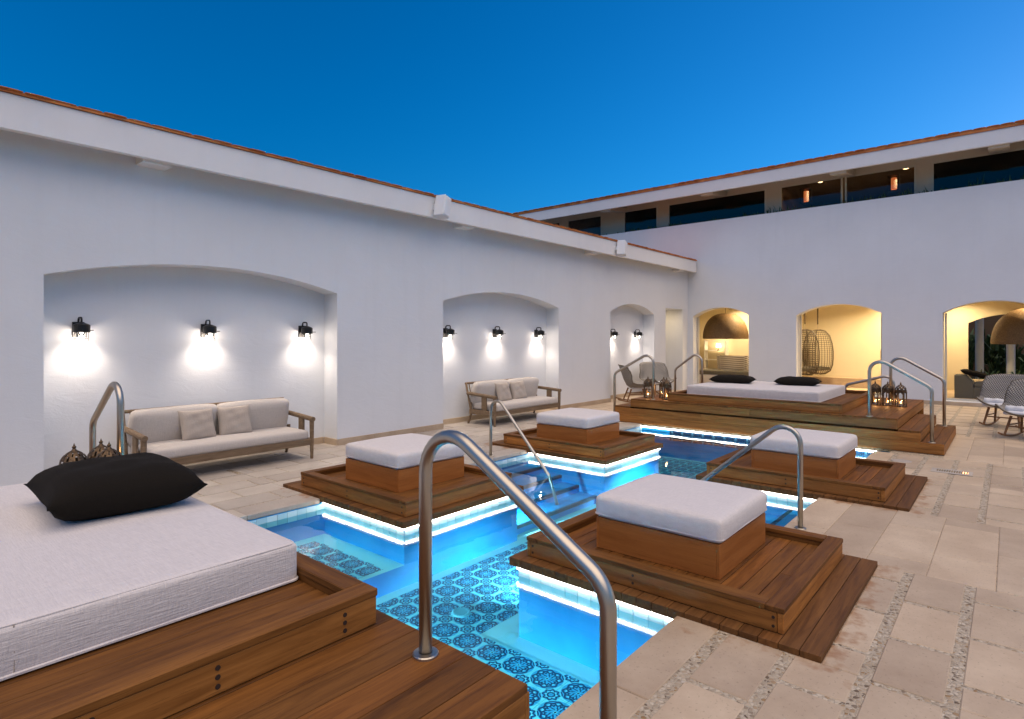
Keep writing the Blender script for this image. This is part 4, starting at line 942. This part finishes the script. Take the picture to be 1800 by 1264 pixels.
for y in (-0.4, 0.4): MB().box(0, 0.3, y - 0.015, y + 0.015, 0, 1.5).build('side_panel', 'trim', s_)
for z in (0.3, 0.75, 1.1, 1.47): MB().box(0.005, 0.295, -0.384, 0.384, z, z + 0.025).build('shelf', 'trim', s_)
l_ = thing('table_lamp', 'small glowing lamp on the shelf unit in the left arch', 'lamp', (22.02, 8.45, 0.10 + 1.125))
MB().lathe([(0, 0), (0.06, 0), (0.06, 0.01), (0.012, 0.02), (0.012, 0.12)], 14).build('base', 'bronze', l_); MB().lathe([(0.09, 0.11), (0.07, 0.26)], 16).build('shade', 'warm_lamp', l_)
s_ = thing('lounge_sofa', 'low olive lounge sofa inside the right arch', 'sofa', (19.95, 0.45, 0.10))
m = MB().prism([(0.68, 0.0), (0.68, 0.60), (0.45, 0.60), (0.28, 0.40), (0.28, 0.0)], 'x', -0.4, 0.45); m.build('backrest', 'olive_fabric', s_)
MB().box(-0.4, 0.45, -1.2, 0.279, 0.0, 0.30, 0.01).build('base', 'olive_fabric', s_); mesh_obj('seat_cushion', cushion_mesh(0.83, 1.46, 0.12, 0.02, 0.04, 52), 'olive_fabric', s_, (0.02, -0.46, 0.30))
pillow((19.9, 0.72, 0.745), 0.62, 0.62, 0.14, R(5), 'black pillow on the backrest of the lounge sofa in the right arch', tilt=(R(14), 0), seed=9)
s_ = thing('coffee_table', 'small table with orange-brown top and yellow lattice base in the right arch', 'table', (20.9, -0.25, 0.10))
MB().box(-0.35, 0.35, -0.6, 0.6, 0.54, 0.58, 0.005).build('table_top', 'box_wood', s_)
m = MB()
for k in range(16):
    a = k * math.pi / 8
    for sg in (-1, 1): m.tube([(0.26 * math.cos(a + sg * 0.39 * q), 0.26 * math.sin(a + sg * 0.39 * q), 0.54 * q) for q in (0, 0.25, 0.5, 0.75, 1)], 0.014, 5)
m.build('lattice_base', 'cream', s_)
# garden behind the right arch
tag(MB().box(22.75, 34, -9, 6, -1.0, 0.05).build('garden_bed', 'earth'), kind='structure')
for x, y, w in ((23.9, 0.74, 'left'), (24.0, -0.02, 'right')):
    c_ = thing('garden_column', f'pale column in the dark garden behind the right arch, {w} one', 'column', (x, y, 0.05), 0, 'garden columns')
    MB().lathe([(0.13, 0), (0.13, 0.08), (0.11, 0.1), (0.11, 2.6)], 20).build('shaft', 'plaster', c_)
    if w == 'right':
        MB().lathe([(0, 0.04), (0.05, 0.04), (0.06, 0.0)], 12).build('uplight', 'warm_lamp', c_, (-0.35, 0, 0)); lamp('SPOT', 'uplight_beam', c_, (-0.3, 0, 0.06), 5, WARM, 0.03, (0, R(168), 0), 50)
for x, y, hh, w in ((23.6, 0.45, 0.75, 'between the two garden columns'), (23.5, -0.35, 0.8, 'right of the lit garden column'), (23.5, 0.95, 0.5, 'left of the garden columns')):
    p_ = thing('garden_plant', 'dark fern in the garden ' + w, 'plant', (x, y, 0.05), 0, 'garden ferns'); m = MB()
    for k in range(4): tuft(m, (random.uniform(-0.2, 0.2), random.uniform(-0.2, 0.2), 0), 16, hh, 0.5, 0.03)
    m.build('foliage', 'leaf', p_)
hg = MB()
for k in range(120): tuft(hg, (random.uniform(25.2, 27.5), random.uniform(-3.5, 2.5), random.uniform(0.05, 1.3)), 9, random.uniform(0.5, 1.2), 0.55, 0.05)
tag(hg.build('garden_shrubbery', 'leaf'), 'dark shrubbery at the back of the garden behind the right arch', 'shrubbery', kind='stuff')
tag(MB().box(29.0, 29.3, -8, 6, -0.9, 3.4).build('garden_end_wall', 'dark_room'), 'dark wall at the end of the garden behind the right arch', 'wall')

# ------------------------------------------------------------------ floor drain and small paving things
g_ = thing('floor_grate', 'brass floor grate glowing orange in the right paving', 'grate', (9.25, 0.56, 0.0))
MB().box(-0.14, 0.14, -0.21, 0.21, 0.0, 0.004).build('frame', 'stone_grey', g_)
for k in range(13): MB().box(-0.06, 0.06, -0.16 + k * 0.025, -0.148 + k * 0.025, 0.004, 0.009).build('bar', 'brass_grate', g_)
MB().box(-0.055, 0.055, -0.165, -0.10, 0.0042, 0.0065).build('lamp', 'grate_lamp', g_)
o = MB().lathe([(0, 0.006), (0.115, 0.006), (0.125, 0.0)], 28).build('skimmer_lid', 'stone_grey', None, (9.62, 1.14, 0.0)); tag(o, 'round white skimmer lid in the paving by the far right island', 'lid')
